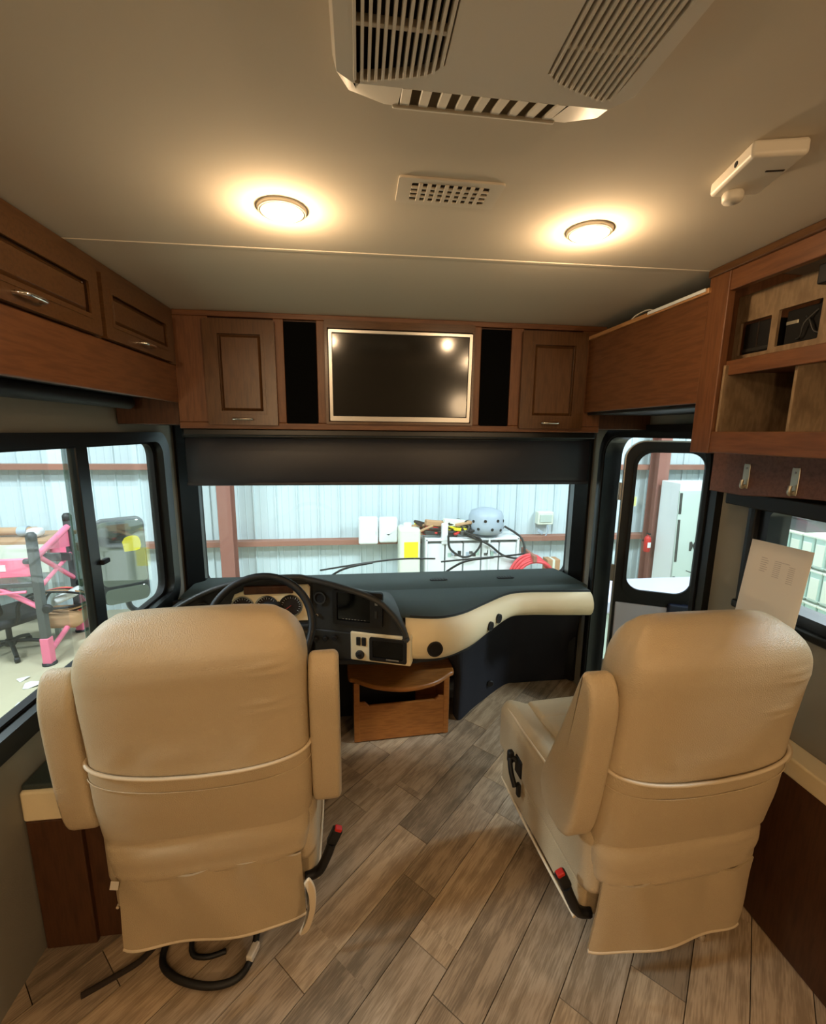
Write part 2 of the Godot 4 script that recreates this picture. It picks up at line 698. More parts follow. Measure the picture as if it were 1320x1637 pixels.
func cab_shell() -> void:
	var zf := -2.72
	# left wall with the driver's window
	struct("wall_left", ring(v2([zf, -0.06, -0.3, -0.06, -0.3, 2.16, zf, 2.16]), rrect(Vector2(-2.45, 0.75), Vector2(-0.62, 1.61), 0.09), 0.06, 0.03), M.wall, side(XL))
	struct("wall_left_rear", rbox(Vector3(0.06, 2.22, 3.0), 0.004), M.wall, at(Vector3(XL - 0.03, 1.05, 1.2)))
	# right wall: doorway, then the passenger window
	struct("wall_right", ring(v2([zf, -0.3, -1.52, -0.3, -1.52, 2.16, zf, 2.16]), rrect(Vector2(-2.375, -0.02), Vector2(-1.60, 1.645), 0.10), 0.06, -0.03), M.wall, side(XR))
	struct("wall_right_rear", ring(v2([-1.52, -0.06, 2.7, -0.06, 2.7, 2.16, -1.52, 2.16]), rrect(Vector2(-1.375, 1.04), Vector2(-0.52, 1.43), 0.02), 0.06, -0.03), M.wall, side(XR))
	struct("wall_back", rbox(Vector3(2.6, 2.22, 0.06), 0.004), M.wall, at(Vector3(0.2, 1.05, 2.73)))
	struct("wall_front", ring(v2([XL - 0.06, -0.3, XR + 0.06, -0.3, XR + 0.06, 2.16, XL - 0.06, 2.16]), rrect(Vector2(-0.955, 0.70), Vector2(1.395, 1.76), 0.04), 0.05), M.frame, at(Vector3(0, 0, zf - 0.03)))
	struct("ceiling", rbox(Vector3(2.6, 0.08, 5.6), 0.004), M.ceiling, at(Vector3(0.2, CEIL + 0.04, 0.0)))
	struct("trim_1", rbox(Vector3(2.44, 0.006, 0.016), 0.0025), M.ceiling, at(Vector3(0.2, CEIL + 0.0012, -1.318), Vector3(0, -1.2, 0)))
	# black corner posts beside the windscreen
	struct("trim_2", prism(v2([XL, 2.60, XL + 0.02, 2.58, -0.93, 2.66, -0.93, 2.70, XL, 2.70]), 1.7, 0.006), M.frame, flat(0.86))
	struct("trim_3", prism(v2([XR, 2.545, XR - 0.02, 2.535, 1.345, 2.60, 1.37, 2.70, XR, 2.70]), 1.7, 0.006), M.frame, flat(0.86))


func floor_planks() -> void:
	var floor_ := struct("floor", rbox(Vector3(2.62, 0.06, 5.5), 0.004), M.grout, at(Vector3(0.2, -0.042, 0.0)))
	var bounds := v2([XL, 0.95, XR + 0.05, 0.95, XR + 0.05, 2.69, XL, 2.69])
	bounds = v2([XL, -0.6, XR + 0.04, -0.6, XR + 0.04, 2.68, XL, 2.68])   # (x, -z)
	var pitch := 0.1495
	var step := 0.617
	var starts := {-1: 0.931, -2: 1.081, -3: 0.617, -4: 1.389}
	# tone of the planks that show between the seats: 0 palest, 2 darkest
	var tones := {Vector2i(-1, 1): 0, Vector2i(-1, 0): 3, Vector2i(-1, 2): 3, Vector2i(-2, 0): 2, Vector2i(-2, 1): 1, Vector2i(-3, 1): 0, Vector2i(-3, 2): 2, Vector2i(-4, 1): 3, Vector2i(-4, 2): 1, Vector2i(-2, 2): 0, Vector2i(-3, 0): 1, Vector2i(0, 1): 1, Vector2i(0, 0): 1}
	var along := Vector2(1, 1).normalized()
	var across := Vector2(1, -1).normalized()
	for k in range(-16, 12):
		var v0 := -0.573 + pitch * k
		var u0: float = starts[k] if starts.has(k) else rng.randf() * step
		u0 = fposmod(u0, step) - step * 3.0
		for i in 12:
			var ua := u0 + i * step
			var g := 0.0013
			var quad_ := PackedVector2Array()
			for e in [[ua + g, v0 + g], [ua + step - g, v0 + g], [ua + step - g, v0 + pitch - g], [ua + g, v0 + pitch - g]]:
				quad_.append(along * e[0] + across * e[1])
			var cut := Geometry2D.intersect_polygons(quad_, bounds)
			if cut.is_empty():
				continue
			var poly := ccw(cut[0])
			if absf(area(poly)) < 0.0015:
				continue
			var st := begin()
			st.set_smooth_group(-1)
			var shift := Vector2(rng.randf(), rng.randf())
			var turn := -1.0 if rng.randf() < 0.5 else 1.0
			var drop := -rng.randf() * 0.0006
			var ids := Geometry2D.triangulate_polygon(poly)
			for j in range(0, ids.size(), 3):
				var t := [poly[ids[j]], poly[ids[j + 1]], poly[ids[j + 2]]]
				if (t[1] - t[0]).cross(t[2] - t[0]) < 0.0:
					t.reverse()
				t.reverse()
				for p in t:
					st.set_uv(Vector2(turn * p.dot(along) / 1.1, p.dot(across) / 0.32) + shift)
					st.add_vertex(Vector3(p.x, drop, -p.y))
			for j in poly.size():
				var a := poly[j]
				var b := poly[(j + 1) % poly.size()]
				st.set_uv(shift)
				quad(st, Vector3(a.x, -0.012, -a.y), Vector3(b.x, -0.012, -b.y), Vector3(b.x, drop, -b.y), Vector3(a.x, drop, -a.y))
			st.generate_normals()
			var tone: int = rng.randi() % 4
			var key := Vector2i(k, int(round((ua - 0.3) / step)))
			if tones.has(key):
				tone = tones[key]
			part("plank", st.commit(), M.plank[tone], floor_, at(Vector3(-0.2, 0.042, 0)))


func area(p: PackedVector2Array) -> float:
	var a := 0.0
	for i in p.size():
		a += p[i].cross(p[(i + 1) % p.size()]) * 0.5
	return a


func span_at(poly: PackedVector2Array, x: float) -> Vector2:   # where the line across at x enters and leaves the outline
	var lo := 1e9
	var hi := -1e9
	for i in poly.size():
		var a := poly[i]
		var b := poly[(i + 1) % poly.size()]
		if (a.x - x) * (b.x - x) <= 0.0 and absf(a.x - b.x) > 1e-6:
			var y := lerpf(a.y, b.y, (x - a.x) / (b.x - a.x))
			lo = minf(lo, y)
			hi = maxf(hi, y)
	return Vector2(lo, hi)


func ceiling_fittings() -> void:
	# --- roof air conditioner: outlines as (x, -z) at the underside
	var y := 2.082
	var ac := thing("air_conditioner", "large white ceiling air conditioner cover with two slatted grilles", "air conditioner")
	var left_open := curve2(v2([-0.004, 0.06, -0.003, 0.35, 0.0, 0.632, 0.008, 0.640, 0.05, 0.632, 0.088, 0.621, 0.104, 0.606, 0.108, 0.58, 0.107, 0.35, 0.106, 0.06]), 3)
	var right_open := curve2(v2([0.236, 0.06, 0.235, 0.35, 0.234, 0.578, 0.238, 0.598, 0.256, 0.612, 0.315, 0.630, 0.330, 0.628, 0.338, 0.60, 0.345, 0.35, 0.346, 0.06]), 3)
	part("cover", ring(v2([-0.022, 0.02, 0.17, 0.02, 0.17, 0.646, -0.002, 0.646, -0.022, 0.63]), left_open, 0.012, 0.006), M.white, ac, flat(y))
	part("cover", ring(v2([0.17, 0.02, 0.362, 0.02, 0.362, 0.62, 0.34, 0.646, 0.17, 0.646]), right_open, 0.012, 0.006), M.white, ac, flat(y))
	# rounded rim from the underside up to the ceiling, shallow along the front
	var edge := v2([-0.022, 0.02, 0.362, 0.02, 0.362, 0.62, 0.34, 0.646, 0.300, 0.646, 0.285, 0.646, 0.060, 0.646, 0.045, 0.646, -0.002, 0.646, -0.022, 0.63])
	var out_ := v2([-0.027, 0.0, 0.370, 0.0, 0.372, 0.63, 0.352, 0.700, 0.310, 0.715, 0.285, 0.716, 0.060, 0.716, 0.040, 0.714, -0.008, 0.695, -0.027, 0.64])
	var st := begin()
	for i in edge.size():
		var j := (i + 1) % edge.size()
		if i == 5:
			continue
		var yo := y + 0.024
		quad(st, Vector3(edge[j].x, y, -edge[j].y), Vector3(edge[i].x, y, -edge[i].y), Vector3(out_[i].x, yo, -out_[i].y), Vector3(out_[j].x, yo, -out_[j].y))
	for i in edge.size():
		var j := (i + 1) % edge.size()
		st.set_smooth_group(-1)
		quad(st, Vector3(out_[j].x, y + 0.024, -out_[j].y), Vector3(out_[i].x, y + 0.024, -out_[i].y), Vector3(out_[i].x, CEIL + 0.002, -out_[i].y), Vector3(out_[j].x, CEIL + 0.002, -out_[j].y))
	part("rim", done(st), M.white, ac)
	part("back_plate", rbox(Vector3(0.36, 0.004, 0.68), 0.001), M.duct, ac, at(Vector3(0.17, CEIL - 0.006, -0.352)))
	# slots along the shallow front slope
	var slope := atan2(0.024, 0.070)
	for i in 9:
		var x := 0.060 + i * 0.0262
		part("slat", prism(v2([x, 0.0, x + 0.0135, 0.0, x + 0.0135 + 0.003, 0.074, x + 0.003, 0.074]), 0.004, 0.001), M.white, ac, Transform3D(Basis(Vector3(1, 0, 0), Vector3(0, sin(slope), -cos(slope)), Vector3(0, cos(slope), sin(slope))), Vector3(0, y + 0.002, -0.646)))
	part("slot_rail", rbox(Vector3(0.24, 0.006, 0.007), 0.002), M.white, ac, at(Vector3(0.1725, y + 0.0225, -0.713), Vector3(rad_to_deg(slope), 0, 0)))
	part("slot_rail", rbox(Vector3(0.24, 0.004, 0.005), 0.001), M.white, ac, at(Vector3(0.1725, y + 0.005, -0.650), Vector3(rad_to_deg(slope), 0, 0)))
	for g in [[left_open, -0.004, 0.108, 13], [right_open, 0.235, 0.346, 13]]:
		var frame := part("grille", prism(inset(g[0], 0.001), 0.002), M.duct, ac, flat(y + 0.034))
		for i in g[3]:
			var x: float = lerpf(g[1], g[2], (i + 0.5) / g[3])
			var s := span_at(g[0], x)
			part("slat", rbox(Vector3(0.0038, 0.012, s.y - s.x), 0.0008, 1), M.white, frame, Transform3D(FLAT.inverse(), FLAT.inverse() * Vector3(x, -0.030, -(s.x + s.y) / 2.0)))
		for zz in [0.563, 0.44, 0.30, 0.17]:
			part("crossbar", rbox(Vector3(0.108, 0.009, 0.006), 0.001, 1), M.white, frame, Transform3D(FLAT.inverse(), FLAT.inverse() * Vector3((g[1] + g[2]) / 2.0, -0.027, -zz - (0.003 if g[1] < 0 else 0.0))))
	# --- small supply vent
	var v := thing("ceiling_vent", "small beige rectangular ceiling vent between the two round lights", "vent", Vector3(0.187, CEIL, -0.978), 0)
	part("plate", ring(rrect(Vector2(-0.105, -0.048), Vector2(0.105, 0.048), 0.006), rrect(Vector2(-0.078, -0.032), Vector2(0.078, 0.032), 0.004), 0.004), M.vent, v, flat(-0.002))
	part("duct", rbox(Vector3(0.16, 0.002, 0.068), 0.0005), M.duct, v, at(Vector3(0, -0.0005, 0)))
	for i in 8:
		part("slat", rbox(Vector3(0.008, 0.004, 0.066), 0.001, 1), M.vent, v, at(Vector3(-0.078 + 0.156 * (i + 1) / 9.0, -0.004, 0)))
	for i in 3:
		part("crossbar", rbox(Vector3(0.156, 0.004, 0.006), 0.001, 1), M.vent, v, at(Vector3(0, -0.0035, -0.032 + 0.064 * (i + 1) / 4.0)))
	# --- lamps: the two in view and the rest of the row behind the camera
	ceiling_lamp(-0.162, -1.097, "glowing round ceiling light on the driver's side of the small vent")
	ceiling_lamp(0.557, -1.10, "glowing round ceiling light on the entry door side of the small vent")
	for e in [[-0.6, 0.45, "round ceiling light behind the viewer on the driver's side"], [1.18, 0.9, "round ceiling light behind the viewer on the entry door side"], [-0.6, 1.8, "round ceiling light farthest back over the living area"]]:
		ceiling_lamp(e[0], e[1], e[2], "lights behind the viewer", REAR_ENERGY)
	var n := 0
	for e in [[XL, 1.0], [XR, -1.0]]:  # unseen wall lamps, added to brighten the ceiling and seat backs
		var w := thing("added_wall_lamp", ["added small shaded wall lamp behind the viewer on the driver's side wall", "added small shaded wall lamp behind the viewer on the entry side wall"][n], "lamp", Vector3(e[0], 1.55, 1.7), 0, "added wall lamps behind the viewer")
		part("back_plate", rbox(Vector3(0.014, 0.16, 0.10), 0.005), M.nickel, w, at(Vector3(0.007 * e[1], 0, 0)))
		part("arm", tube(v3([0.01 * e[1], -0.03, 0, 0.07 * e[1], -0.05, 0, 0.10 * e[1], -0.02, 0]), 0.008, 8), M.nickel, w)
		part("lamp_shade", lathe(v2([0.0, -0.02, 0.045, -0.02, 0.062, 0.0, 0.066, 0.06, 0.055, 0.11, 0.0, 0.115]), 24), M.lens, w, at(Vector3(0.10 * e[1], 0, 0)))
		var l := OmniLight3D.new()
		l.light_color = Color(1.0, 0.845, 0.66)
		l.light_energy = ADDED_SCONCE_ENERGY
		l.light_size = 0.05
		l.omni_range = 12.0
		l.omni_attenuation = 2.0
		l.shadow_enabled = true
		put(l, "lamp_glow", w)
		l.position = Vector3(0.10 * e[1], 0.05, 0)
		n += 1
	# --- white fitting with a round knob
	var d := thing("ceiling_crank", "white plastic box with a round knob fixed to the ceiling by the shelf cupboard", "ceiling fitting", Vector3(0.71, CEIL, -0.80), -14)
	part("housing", rbox(Vector3(0.088, 0.026, 0.135), 0.007, 3), M.white, d, at(Vector3(0, -0.013, 0)))
	part("screw_hole", disc(0.005, 0.003, 12, 0.0005), M.dark, d, at(Vector3(-0.0435, -0.013, 0.02), Vector3(0, 0, 90)))
	part("knob", lathe(v2([0.0, -0.017, 0.015, -0.017, 0.017, -0.014, 0.018, -0.005, 0.016, 0.0, 0.0, 0.0]), 20), M.white, d, at(Vector3(-0.010, -0.026, -0.048)))
	part("slot", rbox(Vector3(0.03, 0.002, 0.004), 0.0005), M.duct, d, at(Vector3(0.02, -0.0262, 0.02)))


func pull(parent: Node, where: Transform3D) -> void:   # bow handle along local x, standing out along +z
	var p := curve(v3([-0.042, 0, 0.0, -0.038, 0, 0.016, -0.022, 0, 0.024, 0.022, 0, 0.024, 0.038, 0, 0.016, 0.042, 0, 0.0]), 5)
	part("handle", tube(p, 0.0048, 8), M.chrome, parent, where)


func door(parent: Node, w: float, h: float, where: Transform3D, m: Material, mp: Material, handle_at: Vector2, stile := 0.052) -> void:   # faces local +z
	var f := ring(rrect(Vector2(-w / 2, -h / 2), Vector2(w / 2, h / 2), 0.004, 2), rrect(Vector2(-w / 2 + stile, -h / 2 + stile), Vector2(w / 2 - stile, h / 2 - stile), 0.0), 0.020, 0.010)
	var d := part("door", f, m, parent, where)
	part("raised_panel", prism(rrect(Vector2(-w / 2 + stile + 0.006, -h / 2 + stile + 0.006), Vector2(w / 2 - stile - 0.006, h / 2 - stile - 0.006), 0.0), 0.024, 0.014, false, 1, 0.004), mp, d)
	part("bead", ring(rrect(Vector2(-w / 2 + stile - 0.005, -h / 2 + stile - 0.005), Vector2(w / 2 - stile + 0.005, h / 2 - stile + 0.005), 0.0), rrect(Vector2(-w / 2 + stile + 0.007, -h / 2 + stile + 0.007), Vector2(w / 2 - stile - 0.007, h / 2 - stile - 0.007), 0.0), 0.006, 0.019), m, d)
	part("backing", rbox(Vector3(w - 0.04, h - 0.04, 0.004), 0.001), m, d, at(Vector3(0, 0, 0.003)))
	pull(d, at(Vector3(handle_at.x, handle_at.y, 0.020)))


func left_cupboards() -> void:
	var c := thing("overhead_cupboard", "long brown wooden wall cupboard above the driver's window", "cupboard")
	var basis := Basis(Vector3(0, 0, -1), Vector3(0, 1, 0), Vector3(1, 0, 0))   # door faces +x
	part("carcass", rbox(Vector3(0.255, 0.34, 3.2), 0.003), M.panel_z, c, at(Vector3(-0.8905, 1.958, -0.397)))
	part("valance", rbox(Vector3(0.016, 0.150, 3.2), 0.004), M.panel_z, c, at(Vector3(-0.757, 1.835, -0.397)))
	part("top_rail", rbox(Vector3(0.018, 0.034, 3.2), 0.003), M.wood_z, c, at(Vector3(-0.755, 2.112, -0.397)))
	part("stile", rbox(Vector3(0.014, 0.19, 0.03), 0.003), M.wood_y, c, at(Vector3(-0.757, 2.005, -1.451)))
	part("stile", rbox(Vector3(0.018, 0.19, 0.06), 0.003), M.wood_y, c, at(Vector3(-0.755, 2.005, -1.966)))
	for e in [[-1.936, -1.462], [-1.440, -0.85], [-0.83, -0.24], [-0.22, 0.37]]:
		var w: float = e[1] - e[0]
		door(c, w, 0.182, Transform3D(basis, Vector3(-0.752, 2.004, (e[0] + e[1]) / 2.0)), M.wood_z, M.wood_z, Vector2(0.0, -0.068), 0.042)
	# roller blind cassette in the shadow under the cupboard
	var b := thing("roller_blind", "black rolled up blind in the recess over the driver's window", "blind", Vector3(-0.93, 1.755, -1.2))
	part("roll", tube(v3([0, 0, -0.76, 0, 0, 1.2]), 0.026, 16), M.black, b)
	part("cassette", rbox(Vector3(0.14, 0.012, 1.98), 0.004), M.black, b, at(Vector3(0.0, 0.027, 0.22)))


func front_cupboards() -> void:
	var zf := -1.996
	var c := thing("overhead_cupboard", "brown wooden cupboard unit across the front above the windscreen", "cupboard")
	part("carcass", rbox(Vector3(2.42, 0.45, 0.5), 0.003), M.dark_wood, c, at(Vector3(0.2, 1.895, zf - 0.275)))
	var rails := []
	for e in [[-0.752, 1.132, 2.108, 2.13], [-0.752, 1.132, 1.654, 1.682]]:
		rails.append([rbox(Vector3(e[1] - e[0], e[3] - e[2], 0.024), 0.003), at(Vector3((e[0] + e[1]) / 2, (e[2] + e[3]) / 2, zf - 0.012))])
	part("face_rail", rails[0][0], M.panel_x, c, rails[0][1])
	part("face_rail", rails[1][0], M.panel_x, c, rails[1][1])
	for e in [[-0.752, -0.612], [-0.352, -0.310], [-0.175, -0.135], [0.506, 0.545], [0.684, 0.740], [1.02, 1.132]]:
		part("stile", rbox(Vector3(e[1] - e[0], 0.426, 0.022), 0.003), M.panel_y, c, at(Vector3((e[0] + e[1]) / 2, 1.895, zf - 0.012)))
	door(c, 0.285, 0.424, at(Vector3(-0.486, 1.883, zf + 0.001)), M.wood_y, M.wood_y, Vector2(0.0, -0.187), 0.050)
	door(c, 0.305, 0.424, at(Vector3(0.883, 1.883, zf + 0.001)), M.wood_y, M.wood_y, Vector2(-0.01, -0.187), 0.050)
	for x in [-0.2425, 0.6145]:
		part("speaker_panel", rbox(Vector3(0.134, 0.424, 0.012), 0.004), M.speaker_cloth, c, at(Vector3(x, 1.888, zf - 0.006)))
	part("niche_trim", ring(rrect(Vector2(-0.140, 1.680), Vector2(0.512, 2.110), 0.0), rrect(Vector2(-0.128, 1.690), Vector2(0.502, 2.078), 0.0), 0.014), M.wood_x, c, at(Vector3(0, 0, zf + 0.006)))
	part("lower_edge", rbox(Vector3(1.88, 0.03, 0.03), 0.006), M.frame, c, at(Vector3(0.19, 1.640, zf - 0.035)))
	var tv := thing("television", "flat black television in a thin silver frame between the dark speaker panels", "television", Vector3(0.188, 1.882, zf + 0.004))
	tv.rotation_degrees.x = 3.0
	part("body", rbox(Vector3(0.622, 0.376, 0.02), 0.004), M.black, tv, at(Vector3(0, 0, -0.004)))
	part("screen", rbox(Vector3(0.592, 0.340, 0.004), 0.001), M.black_gloss, tv, at(Vector3(0, 0.004, 0.007)))
	part("bezel", ring(rrect(Vector2(-0.311, -0.188), Vector2(0.311, 0.188), 0.004, 2), rrect(Vector2(-0.298, -0.168), Vector2(0.298, 0.177), 0.002, 2), 0.010), M.silver, tv, at(Vector3(0, 0, 0.008)))
	part("sensor", rbox(Vector3(0.024, 0.006, 0.006), 0.002), M.black, tv, at(Vector3(0.0, -0.190, 0.008)))


func right_cupboards() -> void:
	var v := thing("door_valance", "plain reddish brown wooden panel over the entry door, open along its top", "valance")
	part("panel", rbox(Vector3(0.018, 0.325, 0.71), 0.003), M.panel_z, v, at(Vector3(1.060, 1.909, -1.641)))
	part("top_edge", rbox(Vector3(0.030, 0.016, 0.71), 0.003), M.lit_edge_wood, v, at(Vector3(1.054, 2.074, -1.641)))
	part("soffit", rbox(Vector3(0.33, 0.012, 0.70), 0.003), M.frame, v, at(Vector3(1.24, 1.742, -1.64)))
	part("edge_strip", rbox(Vector3(0.02, 0.02, 0.70), 0.004), M.black, v, at(Vector3(1.075, 1.744, -1.64)))
	part("wall_batten", rbox(Vector3(0.02, 0.03, 0.70), 0.003), M.panel_z, v, at(Vector3(1.408, 1.90, -1.64)))
	var s := thing("light_strip", "white light strip wire looping up over the panel above the entry door", "light strip", Vector3(1.055, 2.082, 0))
	part("tape", rbox(Vector3(0.004, 0.010, 0.27), 0.001), M.white_cool, s, at(Vector3(-0.018, -0.005, -1.43)))
	part("wire", tube(curve(v3([0, 0.0, -1.55, 0.0, 0.012, -1.58, 0.004, 0.018, -1.62, 0.0, 0.012, -1.665, 0, 0.0, -1.70]), 5), 0.003, 6), M.white, s)
	# open shelf cupboard behind it
	var c := thing("shelf_cupboard", "open fronted wooden shelf cupboard high on the entry side", "cupboard")
	var x0 := 1.05
	var z0 := -1.295
	var z1 := -0.35
	var zm := (z0 + z1) / 2.0
	var len := z1 - z0
	part("stile", rbox(Vector3(0.024, 0.535, 0.075), 0.003), M.panel_y, c, at(Vector3(x0 + 0.010, 1.8625, z0 + 0.0375)))
	part("side_panel", rbox(Vector3(0.34, 0.533, 0.016), 0.003), M.panel_y, c, at(Vector3(x0 + 0.192, 1.8625, z0 + 0.009)))
	part("top_rail", rbox(Vector3(0.022, 0.062, len - 0.074), 0.003), M.panel_z, c, at(Vector3(x0 + 0.012, 2.085, zm + 0.037)))
	part("crown", rbox(Vector3(0.03, 0.022, len), 0.004), M.wood_z, c, at(Vector3(x0 + 0.004, 2.118, zm)))
	part("bottom_rail", rbox(Vector3(0.022, 0.062, len - 0.074), 0.003), M.panel_z, c, at(Vector3(x0 + 0.012, 1.629, zm + 0.037)))
	part("shelf", rbox(Vector3(0.30, 0.02, len), 0.003), M.panel_z, c, at(Vector3(x0 + 0.18, 1.842, zm)))
	part("shelf_edge", rbox(Vector3(0.018, 0.042, len), 0.003), M.panel_z, c, at(Vector3(x0 + 0.030, 1.842, zm)))
	part("base", rbox(Vector3(0.34, 0.018, len), 0.003), M.panel_z, c, at(Vector3(x0 + 0.19, 1.607, zm)))
	part("back", rbox(Vector3(0.01, 0.24, len), 0.002), M.ply, c, at(Vector3(x0 + 0.255, 1.73, zm)))
	part("inner_side", rbox(Vector3(0.26, 0.24, 0.008), 0.002), M.ply, c, at(Vector3(x0 + 0.14, 1.73, z0 + 0.082)))
	part("partition", rbox(Vector3(0.22, 0.215, 0.008), 0.002), M.ply, c, at(Vector3(x0 + 0.15, 1.725, -1.02)))
	# perforated media panel above the shelf
	var xm := x0 + 0.09
	part("media_panel", ring(v2([-1.277, 1.853, -1.148, 1.853, -1.148, 2.055, -1.277, 2.055]), rrect(Vector2(-1.258, 1.885), Vector2(-1.158, 1.978), 0.003, 2), 0.008), M.ply, c, side(xm))
	part("media_panel", ring(v2([-1.148, 1.853, -0.99, 1.853, -0.99, 2.055, -1.148, 2.055]), rrect(Vector2(-1.138, 1.890), Vector2(-1.022, 1.985), 0.003, 2), 0.008), M.ply, c, side(xm))
	part("media_panel", rbox(Vector3(0.008, 0.202, 0.63), 0.002), M.ply, c, at(Vector3(xm, 1.954, -0.675)))
	var a := thing("control_box", "small black twin switch box in the smaller opening of the shelf cupboard", "electronics", Vector3(xm + 0.034, 1.931, -1.208))
	part("body", rbox(Vector3(0.05, 0.086, 0.096), 0.004), M.black, a)
	part("divider", rbox(Vector3(0.004, 0.086, 0.003), 0.001), M.duct, a, at(Vector3(-0.026, 0, 0.0)))
	part("face_plate", rbox(Vector3(0.004, 0.010, 0.094), 0.001), M.pod_face, a, at(Vector3(-0.026, -0.034, 0)))
	var b := thing("media_receiver", "dark receiver with loose cables in the larger opening of the shelf cupboard", "electronics", Vector3(xm + 0.055, 1.937, -1.08))
	part("body", rbox(Vector3(0.07, 0.090, 0.112), 0.004), M.dark, b)
	part("label_plate", rbox(Vector3(0.003, 0.009, 0.034), 0.001), M.nickel, b, at(Vector3(-0.036, 0.012, -0.036)))
	part("cable", tube(curve(v3([-0.036, 0.02, 0.0, -0.046, 0.005, 0.02, -0.045, -0.025, 0.035, -0.036, -0.03, 0.055]), 5), 0.0025, 6), M.pod_face, b)
	part("cable", tube(curve(v3([-0.036, 0.03, 0.03, -0.05, 0.0, 0.01, -0.045, -0.03, 0.0, -0.036, -0.034, -0.02]), 5), 0.0022, 6), M.pod, b)
	var k := thing("video_player", "black box with two tiny lit dots under the cupboard top", "electronics", Vector3(x0 + 0.085, 2.030, -0.93))
	part("body", rbox(Vector3(0.08, 0.045, 0.16), 0.004), M.black, k)
	for e in [[-0.055, -0.002], [-0.03, -0.012]]:
		part("indicator_light", disc(0.0022, 0.002, 10, 0.0005), M.tiny_led, k, at(Vector3(-0.041, e[1], e[0]), Vector3(0, 0, 90)))
	# lower valance with the coat hooks
	var w := thing("window_valance", "reddish wooden valance with an arched lower edge over the passenger window", "valance")
	var arch := v2([-1.44, 1.605, -1.44, 1.452, -1.37, 1.452])
	for i in 9:
		var t := i / 8.0
		arch.append(Vector2(lerpf(-1.30, -0.50, t), 1.452 + 0.028 * sin(PI * t)))
	arch.append_array(v2([-0.44, 1.452, -0.36, 1.452, -0.36, 1.605]))
	part("panel", prism(arch, 0.018, 0.003), M.red_wood, w, side(1.27))
	part("return", rbox(Vector3(0.14, 0.15, 0.018), 0.003), M.red_wood, w, at(Vector3(1.345, 1.528, -1.431)))
	part("header", rbox(Vector3(0.10, 0.05, 0.98), 0.006), M.black, w, at(Vector3(1.335, 1.437, -0.90)))
	var n := 0
	for z in [-1.292, -1.128]:
		var hk := thing("coat_hook", ["brushed metal coat hook nearest the entry door, under the shelf cupboard", "brushed metal coat hook farther from the entry door, over the passenger window"][n], "hook", Vector3(1.261, 1.518, z), 0, "coat hooks on the valance")
		part("strap", prism(curve2(v2([-0.012, -0.034, -0.012, 0.034, -0.007, 0.040, 0.007, 0.040, 0.012, 0.034, 0.012, -0.034, 0.007, -0.040, -0.007, -0.040]), 2), 0.003, 0.001), M.nickel, hk, Transform3D(SIDE, Vector3(-0.0015, 0, 0)))
		part("prong", tube(curve(v3([-0.002, -0.030, 0, -0.010, -0.038, 0, -0.015, -0.030, 0, -0.013, -0.012, 0]), 5), 0.0055, 8), M.nickel, hk)
		part("screw", disc(0.003, 0.002, 10, 0.0005), M.silver, hk, at(Vector3(-0.004, 0.026, 0), Vector3(0, 0, 90)))
		n += 1


func windscreen() -> void:
	var w := Node3D.new()
	put(w, "window_1")
	w.set_meta("kind", "structure")
	part("frame", ring(rrect(Vector2(-0.985, 0.67), Vector2(1.412, 1.79), 0.05), rrect(Vector2(-0.940, 0.715), Vector2(1.385, 1.745), 0.05), 0.04), M.rubber, w, at(Vector3(0, 0, -2.735)))
	part("pane", prism(rrect(Vector2(-0.95, 0.70), Vector2(1.39, 1.75), 0.05), 0.005), M.glass, w, at(Vector3(0, 0, -2.745)))
	var s := thing("windscreen_blind", "wide black blind pulled part way down over the windscreen", "blind", Vector3(0.222, 0, -2.5))
	part("fabric", rbox(Vector3(2.28, 0.27, 0.004), 0.001, 1, Vector3i(30, 6, 1), func(p: Vector3) -> Vector3: return p + Vector3(0, 0, 0.006 * sin(p.x * 5.0) * (0.5 - p.y / 0.27) + 0.012 * cos(p.y * 9.0))), M.shade, s, at(Vector3(0, 1.485, 0)))
	part("hem_bar", rbox(Vector3(2.296, 0.020, 0.016), 0.006, 3), M.shade, s, at(Vector3(0, 1.358, 0.004)))
	part("headrail", rbox(Vector3(2.30, 0.06, 0.07), 0.01), M.frame, s, at(Vector3(0, 1.635, -0.01)))
	part("valance_lip", rbox(Vector3(1.15, 0.008, 0.01), 0.003), M.pod, s, at(Vector3(0, 1.608, 0.028)))
	# wipers outside
	var k := 0
	for e in [[v3([-0.262, 0.752, 0, 0.02, 0.795, 0.01, 0.27, 0.816, 0, 0.50, 0.812, 0]), v3([-0.255, 0.66, 0.0, -0.16, 0.735, 0.01, -0.07, 0.775, 0.02, 0.08, 0.80, 0.015])], [v3([0.54, 0.789, 0, 0.75, 0.808, 0.01, 1.0, 0.823, 0.01, 1.12, 0.832, 0]), v3([0.50, 0.66, 0.0, 0.62, 0.75, 0.01, 0.72, 0.798, 0.02, 0.90, 0.815, 0.015])]]:
		var t := thing("wiper", ["black windscreen wiper lying in front of the instrument pod", "black windscreen wiper lying in front of the bin of holes and the red hose"][k], "wiper", Vector3(0, 0, -2.80), 0, "windscreen wipers")
		part("blade", tube(curve(e[0], 5), 0.006, 6), M.rubber, t)
		part("arm", tube(curve(e[1], 5), 0.0075, 6), M.rubber, t)
		part("pivot", disc(0.022, 0.05, 16, 0.004), M.rubber, t, at(e[1][0] + Vector3(0, 0, 0.012)))
		k += 1


func pod_frame() -> Transform3D:   # the face of the right half of the instrument pod, turned towards the driver
	var d := Vector3(0.435, 0, 0.15).normalized()
	return Transform3D(Basis(d, Vector3.UP, d.cross(Vector3.UP)), Vector3(-0.22, 0, -1.95))


func on_pod(s: float, y: float, out := 0.0, deg := Vector3.ZERO) -> Transform3D:
	return pod_frame() * at(Vector3(s, y, out), deg)


